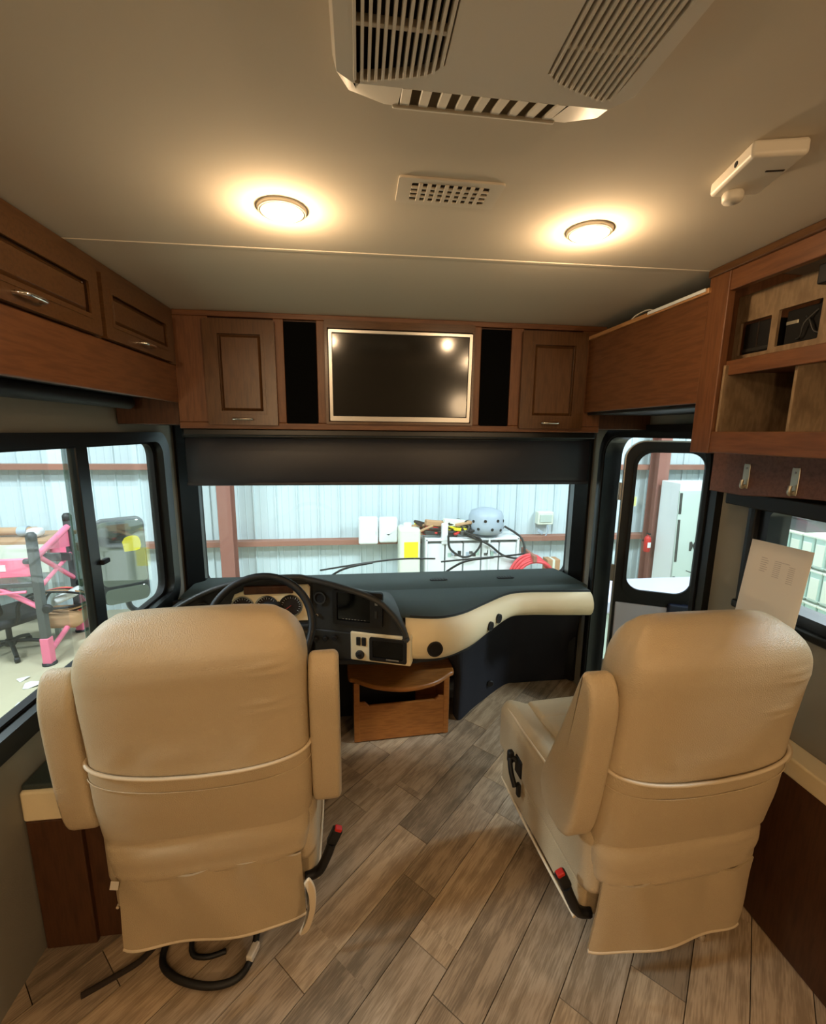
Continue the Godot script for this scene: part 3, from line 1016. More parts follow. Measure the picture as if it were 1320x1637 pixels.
func dashboard() -> void:
	var d := thing("dashboard", "dark green grey dashboard with a cream front band and a driver's instrument pod", "dashboard")
	# stations along the cream band: upper edge, lower edge
	var tops := curve(v3([0.202, 0.812, -1.875, 0.353, 0.802, -1.87, 0.49, 0.785, -1.95, 0.637, 0.775, -2.08, 0.802, 0.768, -2.215, 0.922, 0.765, -2.25, 1.10, 0.76, -2.252, 1.31, 0.755, -2.25]), 5)
	var bots := curve(v3([0.206, 0.612, -1.86, 0.368, 0.602, -1.87, 0.512, 0.604, -1.95, 0.66, 0.624, -2.08, 0.816, 0.634, -2.215, 0.949, 0.627, -2.25, 1.11, 0.619, -2.252, 1.315, 0.611, -2.25]), 5)
	var n := tops.size()
	var rows := []
	var prof := [[0.0, -0.05], [0.0, 0.0], [0.05, 0.016], [0.16, 0.032], [0.35, 0.044], [0.55, 0.046], [0.75, 0.038], [0.9, 0.02], [0.98, 0.0], [1.0, -0.04]]
	for e in prof:
		var row := PackedVector3Array()
		for i in n:
			var t := (tops[mini(i + 1, n - 1)] - tops[maxi(i - 1, 0)]).normalized()
			var out := Vector3(-t.z, 0, t.x).normalized()
			row.append(tops[i].lerp(bots[i], e[0]) + out * e[1])
		rows.append(row)
	var st := begin()
	sheet(st, rows, false, true)
	for k in [0, n - 1]:
		var loop := PackedVector3Array()
		for r in rows:
			loop.append(r[k])
		lid(st, loop, k == 0)
	part("front_band", done(st), M.cream, d)
	# top pads, with a raised lip between them
	var seam := PackedVector3Array()
	var lip := PackedVector3Array()
	var pad_tops := tops.duplicate()
	for e in [[0.11, 0.80, -1.90], [-0.05, 0.77, -1.98], [-0.3, 0.76, -2.05]]:
		pad_tops.insert(0, Vector3(e[0], e[1], e[2]))
	for i in pad_tops.size():
		var tx := pad_tops[i].x
		seam.append(Vector3(tx, 0.752, -2.375))
		lip.append(Vector3(tx, 0.762, -2.368))
	st = begin()
	var edge := PackedVector3Array()
	for p in pad_tops:
		edge.append(p + Vector3(0, 0.006, -0.008))
	sheet(st, [pad_tops, edge, lip, seam])
	part("top_pad", done(st), M.dash_top, d)
	part("pad_seam", tube(edge.slice(4), 0.004, 6), M.black_soft, d)
	part("windscreen_shelf", prism(v2([-0.98, 2.38, 1.36, 2.38, 1.33, 2.60, 1.30, 2.715, -0.98, 2.715]), 0.02, 0.006, false, 2), M.dash_top, d, Transform3D(FLAT, Vector3(0, 0.742, 0)))
	for x in [0.478, 0.905]:
		var v := part("defrost_vent", prism(rrect(Vector2(-0.055, -0.018), Vector2(0.055, 0.018), 0.017), 0.006, 0.002), M.black_soft, d, Transform3D(FLAT, Vector3(x, 0.755, -2.545)))
		for i in 5:
			part("slat", rbox(Vector3(0.006, 0.030, 0.004), 0.001, 1), M.dash_top, v, at(Vector3(-0.036 + 0.018 * i, 0, 0.004)))
	# kick panel under the band, set back below it
	var foot := PackedVector3Array()
	var knee := PackedVector3Array()
	var under := PackedVector3Array()
	var heel := PackedVector3Array()
	var anchors := curve(v3([0.535, 0, -2.30, 0.56, 0, -2.235, 0.68, 0, -2.35, 0.93, 0, -2.555, 1.03, 0, -2.575, 1.20, 0, -2.58, 1.41, 0, -2.58]), 5)
	var from := 5
	for i in range(from, n):
		var t := (tops[mini(i + 1, n - 1)] - tops[maxi(i - 1, 0)]).normalized()
		var out := Vector3(-t.z, 0, t.x).normalized()
		var f := anchors[int(round(float(i - from) / (n - 1 - from) * (anchors.size() - 1)))]
		foot.append(f + Vector3(0, 0.002, 0))
		under.append(bots[i] - out * 0.03 + Vector3(0, 0.015, 0))
		heel.append(f + Vector3(0, 0.28, 0.012))
		knee.append(Vector3(f.x, 0.50, f.z).lerp(Vector3(bots[i].x, 0.55, bots[i].z) - out * 0.05, 0.55))
	st = begin()
	sheet(st, [foot, heel, knee, under])
	part("kick_panel", done(st), M.kick, d)
	part("band_underside", prism(v2([-0.2, 1.90, 0.20, 1.86, 0.37, 1.88, 0.52, 1.96, 0.62, 2.07, 0.62, 2.40, -0.2, 2.40]), 0.02), M.black_soft, d, flat(0.598))
	part("panel_button", disc(0.022, 0.012, 16, 0.004), M.black, d, at(Vector3(0.80, 0.10, -2.43), Vector3(90, 0, 0)))
	# round holes in the band
	for e in [[0.30, 0.62, 0.033], [0.615, 0.60, 0.021], [0.655, 0.52, 0.022]]:
		var i := 1
		while i < n - 2 and tops[i].lerp(bots[i], 0.5).x < e[0]:
			i += 1
		var t := (tops[i + 1] - tops[i - 1]).normalized()
		var out := Vector3(-t.z, 0, t.x).normalized()
		var o := part("socket_rim", ring(arc_poly(Vector2.ZERO, e[2] + 0.003, 28), arc_poly(Vector2.ZERO, e[2] - 0.003, 28), 0.012), M.black, d, Transform3D(Basis(Vector3(-out.z, 0, out.x) * -1.0, Vector3.UP, out), tops[i].lerp(bots[i], e[1]) + out * 0.047))
		part("socket", disc(e[2] - 0.002, 0.008, 24, 0.001), M.dark, o, at(Vector3(0, 0, 0.001), Vector3(90, 0, 0)))
	# instrument pod: hood over the dials, bending towards the driver on its right half
	var line := curve(v3([-0.97, 0.77, -1.93, -0.90, 0.82, -1.94, -0.804, 0.889, -1.95, -0.652, 0.968, -1.95, -0.489, 1.010, -1.95, -0.298, 1.019, -1.95, -0.221, 1.006, -1.95, -0.101, 0.987, -1.91, 0.066, 0.943, -1.85, 0.148, 0.880, -1.825, 0.196, 0.815, -1.81, 0.216, 0.770, -1.803, 0.219, 0.752, -1.80]), 5)
	var face_top := PackedVector3Array()
	var face_low := PackedVector3Array()
	var hood := [PackedVector3Array(), PackedVector3Array(), PackedVector3Array(), PackedVector3Array(), PackedVector3Array(), PackedVector3Array(), PackedVector3Array()]
	var m := line.size()
	for i in m:
		var p := line[i]
		var t := (line[mini(i + 1, m - 1)] - line[maxi(i - 1, 0)]).normalized()
		var fwd := Vector3(-t.z, 0, t.x).normalized() if absf(t.x) > 0.2 else Vector3(-0.326, 0, 0.945)
		var nrm := fwd.cross(t).normalized()
		if nrm.y < 0 and absf(t.x) > 0.3:
			nrm = -nrm
		if i > m - 8:
			nrm = Vector3(t.y, -t.x, 0).normalized() * -1.0
		var far := Vector3(lerpf(p.x, clampf(p.x, -0.95, 0.16), 0.6), 0.748, -2.40)
		face_top.append(p - nrm * 0.022)
		face_low.append(Vector3(p.x, minf(0.745, p.y - 0.03), p.z))
		hood[0].append(p - nrm * 0.022)
		hood[1].append(p - nrm * 0.020 + fwd * 0.045)
		hood[2].append(p - nrm * 0.012 + fwd * 0.055)
		hood[3].append(p - nrm * 0.002 + fwd * 0.052)
		hood[4].append(p + nrm * 0.001 + fwd * 0.03)
		hood[5].append(p.lerp(far, 0.35))
		hood[6].append(far)
	st = begin()
	sheet(st, hood)
	part("pod_hood", done(st), M.pod, d)
	st = begin()
	sheet(st, [face_low, face_top])
	part("pod_face", done(st), M.pod_face, d)
	part("pod_joint", rbox(Vector3(0.003, 0.25, 0.003), 0.001), M.dark, d, at(Vector3(-0.221, 0.872, -1.949)))
	# lower black panel with three dim knobs, cream panel with the switches
	part("lower_panel", rbox(Vector3(0.74, 0.155, 0.10), 0.02, 3), M.pod_face, d, at(Vector3(-0.60, 0.668, -1.985)))
	part("lower_panel", rbox(Vector3(0.19, 0.145, 0.10), 0.012, 3), M.pod_face, d, on_pod(0.093, 0.672, -0.05))
	for i in 3:
		part("heater_knob", disc(0.013, 0.016, 18, 0.003), M.black_soft, d, on_pod(0.014 + 0.047 * i, 0.694 + 0.009 * i, 0.008, Vector3(90, 0, 0)))
	var sw := part("switch_panel", rbox(Vector3(0.284, 0.140, 0.05), 0.008, 3), M.cream, d, on_pod(0.324, 0.682, -0.018))
	for s in [0.222, 0.248]:
		var r := part("rocker_switch", rbox(Vector3(0.020, 0.040, 0.010), 0.003, 2), M.black, sw, at(Vector3(s - 0.324, 0.028, 0.026)))
		r.set_meta("label", "black rocker switch with a white mark")
	part("turn_knob", disc(0.021, 0.014, 24, 0.004), M.pod, sw, at(Vector3(-0.095, -0.037, 0.028), Vector3(90, 0, 0)))
	part("knob_centre", disc(0.010, 0.018, 20, 0.003), M.black, sw, at(Vector3(-0.095, -0.037, 0.030), Vector3(90, 0, 0)))
	part("radio", ring(rrect(Vector2(-0.086, -0.056), Vector2(0.086, 0.056), 0.008), rrect(Vector2(-0.072, -0.040), Vector2(0.070, 0.044), 0.006), 0.012), M.black, sw, at(Vector3(0.038, 0.0, 0.028)))
	part("radio_face", rbox(Vector3(0.15, 0.09, 0.006), 0.002), M.black_gloss, sw, at(Vector3(0.038, 0.002, 0.026)))
	part("radio_strip", rbox(Vector3(0.060, 0.006, 0.004), 0.001), M.silver, sw, at(Vector3(0.060, -0.043, 0.034)))
	# monitor on the turned face
	part("monitor_bezel", ring(rrect(Vector2(0.104, 0.786), Vector2(0.338, 0.950), 0.010), rrect(Vector2(0.124, 0.806), Vector2(0.280, 0.938), 0.004), 0.016), M.black, d, on_pod(0, 0, 0.010) )
	part("monitor_screen", rbox(Vector3(0.165, 0.140, 0.005), 0.001), M.black_gloss, d, on_pod(0.202, 0.872, 0.008))
	part("monitor_button", rbox(Vector3(0.014, 0.022, 0.006), 0.002), M.silver, d, on_pod(0.311, 0.905, 0.020))
	part("monitor_button", rbox(Vector3(0.012, 0.034, 0.006), 0.002), M.pod, d, on_pod(0.309, 0.850, 0.019))
	for i in 8:
		part("monitor_key", rbox(Vector3(0.009, 0.003, 0.002), 0.0008, 1), M.silver, d, on_pod(0.152 + 0.0145 * i, 0.813, 0.011))
	part("air_vent", ring(arc_poly(Vector2.ZERO, 0.030, 24), arc_poly(Vector2.ZERO, 0.023, 24), 0.010), M.pod, d, on_pod(0.039, 0.900, 0.006))
	part("air_vent_hole", disc(0.024, 0.004, 20, 0.001), M.dark, d, on_pod(0.039, 0.900, 0.004, Vector3(90, 0, 0)))
	part("dash_knob", disc(0.009, 0.014, 16, 0.003), M.chrome, d, on_pod(0.024, 0.816, 0.008, Vector3(90, 0, 0)))
	part("air_vent", ring(arc_poly(Vector2.ZERO, 0.034, 24), arc_poly(Vector2.ZERO, 0.026, 24), 0.010), M.pod, d, at(Vector3(-0.70, 0.86, -1.944)))
	part("air_vent_hole", disc(0.027, 0.004, 20, 0.001), M.dark, d, at(Vector3(-0.70, 0.86, -1.946), Vector3(90, 0, 0)))
	# dials
	var cl := part("dial_plate", prism(v2([-0.565, 0.79, -0.235, 0.79, -0.228, 0.95, -0.238, 0.963, -0.30, 0.964, -0.305, 0.955, -0.515, 0.955, -0.522, 0.94, -0.56, 0.925, -0.572, 0.90]), 0.014, 0.004), M.cream, d, at(Vector3(0, 0, -1.942)))
	part("readout", rbox(Vector3(0.215, 0.038, 0.016), 0.005), M.dark_wood, cl, at(Vector3(-0.41, 0.945, 0.006)))
	for i in 3:
		var c := Vector3(-0.525 + 0.105 * i, 0.868, 0.010)
		part("dial_bezel", ring(arc_poly(Vector2.ZERO, 0.053, 28), arc_poly(Vector2.ZERO, 0.046, 28), 0.012), M.chrome, cl, at(c))
		part("dial", disc(0.047, 0.006, 28, 0.001), M.duct, cl, at(c - Vector3(0, 0, 0.002), Vector3(90, 0, 0)))
		var ticks := []
		for k in 17:
			var a := deg_to_rad(220.0 - 260.0 * k / 16.0)
			ticks.append([rbox(Vector3(0.009 if k % 2 == 0 else 0.005, 0.0016, 0.001), 0.0004, 1), Transform3D(Basis(Vector3(0, 0, 1), a), c + Vector3(cos(a) * 0.039, sin(a) * 0.039, 0.002))])
		part("dial_marks", joined(ticks), M.white_cool, cl)
		part("needle", rbox(Vector3(0.034, 0.002, 0.0015), 0.0005, 1), M.red, cl, Transform3D(Basis(Vector3(0, 0, 1), deg_to_rad(215.0)), c + Vector3(cos(deg_to_rad(215.0)), sin(deg_to_rad(215.0)), 0) * 0.015 + Vector3(0, 0, 0.003)))
	part("firewall", rbox(Vector3(1.35, 0.75, 0.03), 0.005), M.black_soft, d, at(Vector3(-0.36, 0.37, -2.36)))
	part("column_shroud", rbox(Vector3(0.11, 0.12, 0.34), 0.04, 4), M.black_soft, d, at(Vector3(-0.40, 0.78, -1.86), Vector3(30, 0, 0)))
	# steering wheel
	var w := thing("steering_wheel", "black steering wheel in front of the three round dials", "steering wheel", Vector3(-0.402, 0.875, -1.70))
	w.rotation_degrees = Vector3(-30, 0, 0)
	var rim := PackedVector3Array()
	for i in 48:
		var a := TAU * i / 48
		rim.append(Vector3(cos(a) * 0.205, sin(a) * 0.205, 0))
	part("rim", tube(rim, 0.0155, 12, true), M.black, w)
	part("hub", rbox(Vector3(0.16, 0.13, 0.05), 0.024, 4), M.black, w, at(Vector3(0, -0.01, -0.02)))
	for a in [0.0, 180.0, 270.0]:
		var r := deg_to_rad(a)
		part("spoke", tube(v3([cos(r) * 0.06, sin(r) * 0.06, -0.02, cos(r) * 0.13, sin(r) * 0.13, -0.016, cos(r) * 0.20, sin(r) * 0.20, -0.004]), 0.014, 8), M.black, w)
	part("column", tube(v3([0, -0.01, -0.04, 0, -0.01, -0.16]), 0.035, 14), M.black, w)


# ---------------------------------------------------------------- seats
var back_keys := []


func back_row(y: float) -> Array:   # half width, rear z, front z at a height
	var k: Array = back_keys
	var i := 0
	while i < k.size() - 2 and k[i + 1][0] < y:
		i += 1
	var a: Array = k[maxi(i - 1, 0)]
	var b: Array = k[i]
	var c: Array = k[i + 1]
	var d: Array = k[mini(i + 2, k.size() - 1)]
	var t: float = clampf((y - b[0]) / (c[0] - b[0]), 0.0, 1.0)
	var out := []
	for j in [1, 2, 3]:
		out.append(cubic_interpolate_in_time(b[j], c[j], a[j], d[j], t, c[0] - b[0], a[0] - b[0] - 0.0001, d[0] - b[0] + 0.0001))
	return out


func back_point(u: float, y: float, off := 0.0) -> Vector3:   # rear face of the backrest; u from -1 to 1 across
	var r := back_row(y)
	var zc: float = (r[1] + r[2]) / 2.0
	var t: float = (r[1] - r[2]) / 2.0
	var a := PI / 2.0 - u * PI / 2.0
	var n := 4.2
	var cx := cos(a)
	var cz := sin(a)
	var p := Vector3(signf(cx) * pow(absf(cx), 2.0 / n) * (r[0] + off), y, zc + signf(cz) * pow(absf(cz), 2.0 / n) * (t + off))
	return p


func seats() -> void:
	back_keys = [[0.330, 0.235, 0.02, -0.10], [0.345, 0.258, 0.042, -0.13], [0.40, 0.279, 0.052, -0.14], [0.455, 0.286, 0.050, -0.15], [0.485, 0.285, 0.042, -0.15], [0.52, 0.287, 0.042, -0.15], [0.62, 0.291, 0.046, -0.15], [0.72, 0.292, 0.044, -0.15], [0.85, 0.291, 0.042, -0.15], [1.0, 0.290, 0.044, -0.15], [1.07, 0.287, 0.044, -0.15], [1.115, 0.276, 0.034, -0.148], [1.15, 0.256, 0.010, -0.142], [1.175, 0.225, -0.020, -0.132], [1.192, 0.175, -0.048, -0.118], [1.198, 0.10, -0.066, -0.104], [1.2, 0.03, -0.08, -0.09]]
	for k in back_keys:
		if k[0] > 0.5:
			k[0] = 0.5 + (k[0] - 0.5) * 0.93
		k[1] *= 1.03
	var s := thing("captain_chair", "tan leather driver's seat behind the steering wheel, both armrests folded up", "seat", Vector3(-0.456, 0, -1.185), 2.5, "cab seats")
	build_seat(s, true)
	var p := thing("captain_chair", "tan leather passenger seat beside the entry door, its cushion side in view", "seat", Vector3(0.952, 0, -1.01), 4.5, "cab seats")
	build_seat(p, false)


func wrinkle(p: Vector3, u: float, seed_: float) -> float:
	var w := 0.0
	w += 0.0035 * sin(p.x * 52.0 + seed_) * exp(-pow((p.y - 0.775) / 0.03, 2.0)) * (1.0 - absf(u))
	for e in [[1.035, 0.20], [1.01, 0.215], [0.92, 0.19], [0.895, 0.205]]:
		w += 0.005 * exp(-pow((p.y - e[0] - 0.02 * (p.x - e[1])) / 0.008, 2.0)) * exp(-pow((p.x - e[1]) / 0.045, 2.0))
	w += 0.003 * sin(p.x * 9.0 + seed_) * sin(p.y * 11.0 + seed_ * 2.0)
	w -= 0.005 * exp(-pow((p.y - 0.487 - 0.012 * sin(p.x * 7.0 + seed_)) / 0.008, 2.0))
	w += 0.005 * exp(-pow((p.y - 0.465 - 0.018 * sin(p.x * 9.0 + 1.0 + seed_)) / 0.014, 2.0)) * sin(p.x * 13.0 + seed_)
	return w


func build_seat(s: Node3D, driver: bool) -> void:
	var sd := 0.4 if driver else 2.1
	var lean := at(Vector3(0, 0.55, 0)) * at(Vector3.ZERO, Vector3(4.5, 0, 0.0 if driver else -2.2)) * at(Vector3(0, -0.55, 0))
	# backrest
	var rows := []
	var ys := []
	var y := 0.330
	while y < 1.150:
		ys.append(y)
		y += 0.008 if (y > 0.43 and y < 0.53) or (y > 0.74 and y < 0.82) or (y > 0.87 and y < 1.06) else (0.006 if y > 1.05 else 0.014)
	ys.append(1.151)
	for yy in ys:
		var row := PackedVector3Array()
		var r := back_row(yy)
		for i in 72:
			var u := -2.0 + 4.0 * i / 72.0
			var q := back_point(u, yy)
			if absf(u) < 1.0 and yy < 1.10:
				q.z += wrinkle(q, u, sd) * pow(cos(u * PI / 2.0), 0.3)
			row.append(q)
		rows.append(row)
	var st := begin()
	sheet(st, rows, true)
	lid(st, rows[0], true)
	lid(st, rows[-1])
	part("backrest", done(st), M.leather, s, lean)
	# pocket on the back with a piped upper edge
	var top := PackedVector3Array()
	var hem := PackedVector3Array()
	var pr := []
	var un := 40
	for k in 12:
		pr.append(PackedVector3Array())
	for i in un + 1:
		var u := lerpf(-0.90, 0.90, float(i) / un)
		var x := back_point(u, 0.7).x
		var yt: float = 0.745 - 0.032 * (1.0 - pow(x / 0.29, 2.0)) - (0.004 * x / 0.29 if driver else -0.006 * x / 0.29)
		var sag := 0.006 * (1.0 - pow(x / 0.29, 2.0))
		for k in 12:
			var t := k / 11.0
			var yy := lerpf(0.50, yt, t)
			var q := back_point(u, yy, 0.004 + sag * t)
			q.z += 0.0015 * sin(x * 30.0 + sd) * t
			pr[k].append(q)
		top.append(back_point(u, yt, 0.005 + sag))
		hem.append(back_point(u, yt - 0.045, 0.0055 + sag))
	st = begin()
	sheet(st, pr)
	var inner := []
	for k in [11, 10]:
		var r2 := PackedVector3Array()
		for q in pr[k]:
			r2.append(q - Vector3(0, 0, 0.006))
		inner.append(r2)
	sheet(st, [pr[11], inner[0], inner[1]], false, false, 1)
	part("seat_pocket", done(st), M.leather_dark, s, lean)
	part("piping", tube(top, 0.0055, 8), M.piping, s, lean)
	part("stitched_seam", tube(hem, 0.0017, 6), M.leather, s, lean)
	# hanging skirt
	var front := []
	var rear := []
	for j in 13:
		var t := j / 12.0
		var a := PackedVector3Array()
		var b := PackedVector3Array()
		for i in 41:
			var w := lerpf(-0.5, 0.5, i / 40.0)
			var x := w * lerpf(0.525, 0.535, 1.0 - t)
			var z := 0.052 + 0.010 * (1.0 - t) + 0.010 * sin(w * 9.0 + sd + 2.0 * t) * (1.0 - t * 0.6) + 0.006 * sin(w * 21.0 - sd + 4.0 * t) * t
			z -= 0.02 * pow(absf(w) * 2.0, 8.0)
			var yy := lerpf(0.105, 0.372, t) + 0.005 * sin(w * 6.0 + sd)
			a.append(Vector3(x, yy, z))
			b.append(Vector3(x, yy, z - 0.006))
		front.append(a)
		rear.append(b)
	st = begin()
	sheet(st, front)
	sheet(st, rear, false, true)
	for e in [0, 12]:
		sheet(st, [front[e], rear[e]], false, e == 0, 2)
	part("skirt", done(st), M.leather_dark, s, lean)
	var hp := PackedVector3Array()
	for q in front[0]:
		hp.append(q + Vector3(0, 0.002, -0.002))
	part("skirt_piping", tube(hp, 0.0055, 8), M.piping, s, lean)
	# cushion
	var bend := func(p: Vector3) -> Vector3:
		var q := p
		q.y += 0.030 * smoothstep(0.17, 0.27, absf(p.x)) * clampf(p.y / 0.1, 0.0, 1.0)
		q.y -= 0.012 * smoothstep(-0.22, -0.36, p.z) * clampf(p.y / 0.1, 0.0, 1.0)
		q.y += 0.01 * sin(p.z * 8.0) * clampf(p.y / 0.1, 0.0, 1.0)
		return q
	part("cushion", rbox(Vector3(0.62, 0.22, 0.69), 0.05, 5, Vector3i(16, 4, 16), bend), M.leather, s, at(Vector3(0, 0.395, -0.345)))
	part("cushion_insert", rbox(Vector3(0.38, 0.05, 0.44), 0.022, 4, Vector3i(8, 1, 8), func(p: Vector3) -> Vector3: return p - Vector3(0, 0.02 * smoothstep(-0.12, -0.22, p.z), 0)), M.leather, s, at(Vector3(0, 0.500, -0.36)))
	part("cushion_roll", rbox(Vector3(0.38, 0.05, 0.15), 0.022, 4), M.leather, s, at(Vector3(0, 0.488, -0.590), Vector3(-8, 0, 0)))
	part("side_skirt", rbox(Vector3(0.615, 0.16, 0.60), 0.03, 3, Vector3i(8, 2, 8), func(p: Vector3) -> Vector3: return p + Vector3(0, 0.10 * smoothstep(0.1, -0.3, p.z) * (0.5 - p.y / 0.16) * -0.2, 0)), M.leather_dark, s, at(Vector3(0, 0.255, -0.335)))
	for e in [-1.0, 1.0]:
		part("side_piping", tube(curve(v3([0.305 * e, 0.180, -0.62, 0.312 * e, 0.182, -0.34, 0.306 * e, 0.180, -0.05]), 5), 0.005, 8), M.piping, s)
		part("cushion_piping", tube(curve(v3([0.287 * e, 0.525, -0.05, 0.300 * e, 0.520, -0.34, 0.292 * e, 0.505, -0.62]), 6), 0.0045, 8), M.piping, s)
	# swivel base
	part("base", rbox(Vector3(0.40, 0.09, 0.44), 0.012), M.black_soft, s, at(Vector3(0, 0.135, -0.32)))
	part("pedestal", lathe(v2([0.17, 0.0, 0.175, 0.012, 0.12, 0.03, 0.11, 0.10]), 28), M.black, s, at(Vector3(0, 0.0, -0.32)))
	# folded armrests
	var arm := curve2(v2([-0.035, 0.525, 0.005, 0.555, 0.022, 0.66, 0.022, 0.90, 0.012, 0.985, -0.015, 1.035, -0.045, 1.045, -0.062, 1.02, -0.10, 0.86, -0.15, 0.68, -0.165, 0.61, -0.14, 0.545, -0.09, 0.525]), 4)
	var am := prism(arm, 0.088, 0.018, true, 4)
	var down := rbox(Vector3(0.085, 0.085, 0.40), 0.035, 5)
	for e in [-1.0, 1.0]:
		var ar: MeshInstance3D
		if driver or e < 0:
			ar = part("armrest", am, M.leather, s, lean * Transform3D(SIDE, Vector3(0.346 * e, -0.035, -0.01)))
		else:
			ar = part("armrest", down, M.leather, s, at(Vector3(0.342, 0.68, -0.20)))
		part("pivot", disc(0.022, 0.05, 18, 0.003), M.black, s, at(Vector3(0.30 * e, 0.60, -0.08), Vector3(0, 0, 90)))
	# controls, belt buckle and tags
	var e2 := 1.0 if driver else -1.0
	part("buckle_stalk", tube(curve(v3([0.27 * e2, 0.215, -0.03, 0.31 * e2, 0.23, -0.03, 0.335 * e2, 0.275, -0.03, 0.355 * e2, 0.325, -0.035]), 5), 0.016, 8), M.black, s)
	var bk := part("buckle", rbox(Vector3(0.034, 0.060, 0.026), 0.008, 3), M.black, s, at(Vector3(0.364 * e2, 0.348, -0.038), Vector3(0, 0, -25 * e2)))
	part("release_button", rbox(Vector3(0.024, 0.014, 0.020), 0.004), M.red, bk, at(Vector3(0, 0.029, 0.002)))
	if driver:
		part("recline_strap", prism(curve2(v2([0.272, 0.315, 0.288, 0.33, 0.305, 0.29, 0.304, 0.22, 0.285, 0.15, 0.262, 0.128, 0.252, 0.136, 0.270, 0.175, 0.282, 0.22, 0.282, 0.27]), 4), 0.012, 0.004, true, 2), M.piping, s, at(Vector3(0, -0.02, 0.06)))
		part("care_tag", rbox(Vector3(0.022, 0.032, 0.002), 0.0008), M.white, s, lean * at(Vector3(-0.266, 0.345, 0.038), Vector3(0, 0, -15)))
	else:
		var lv := part("control_plate", rbox(Vector3(0.012, 0.075, 0.055), 0.006), M.black, s, at(Vector3(-0.310, 0.365, -0.46)))
		part("lever", tube(curve(v3([-0.008, 0.02, -0.01, -0.028, 0.03, -0.02, -0.035, -0.01, 0.005, -0.03, -0.055, 0.035]), 5), 0.010, 8), M.black, lv)
		part("lever_knob", rbox(Vector3(0.024, 0.05, 0.026), 0.008, 3), M.black, lv, at(Vector3(-0.026, 0.03, -0.024)))
		part("pull_tab", rbox(Vector3(0.014, 0.055, 0.024), 0.006), M.black, lv, at(Vector3(-0.012, -0.075, 0.03)))
		part("floor_bolt", lathe(v2([0.012, 0.0, 0.014, 0.02, 0.008, 0.03, 0.016, 0.045, 0.010, 0.06, 0.0, 0.062]), 12), M.chrome, s, at(Vector3(0.16, 0.0, -0.03)))


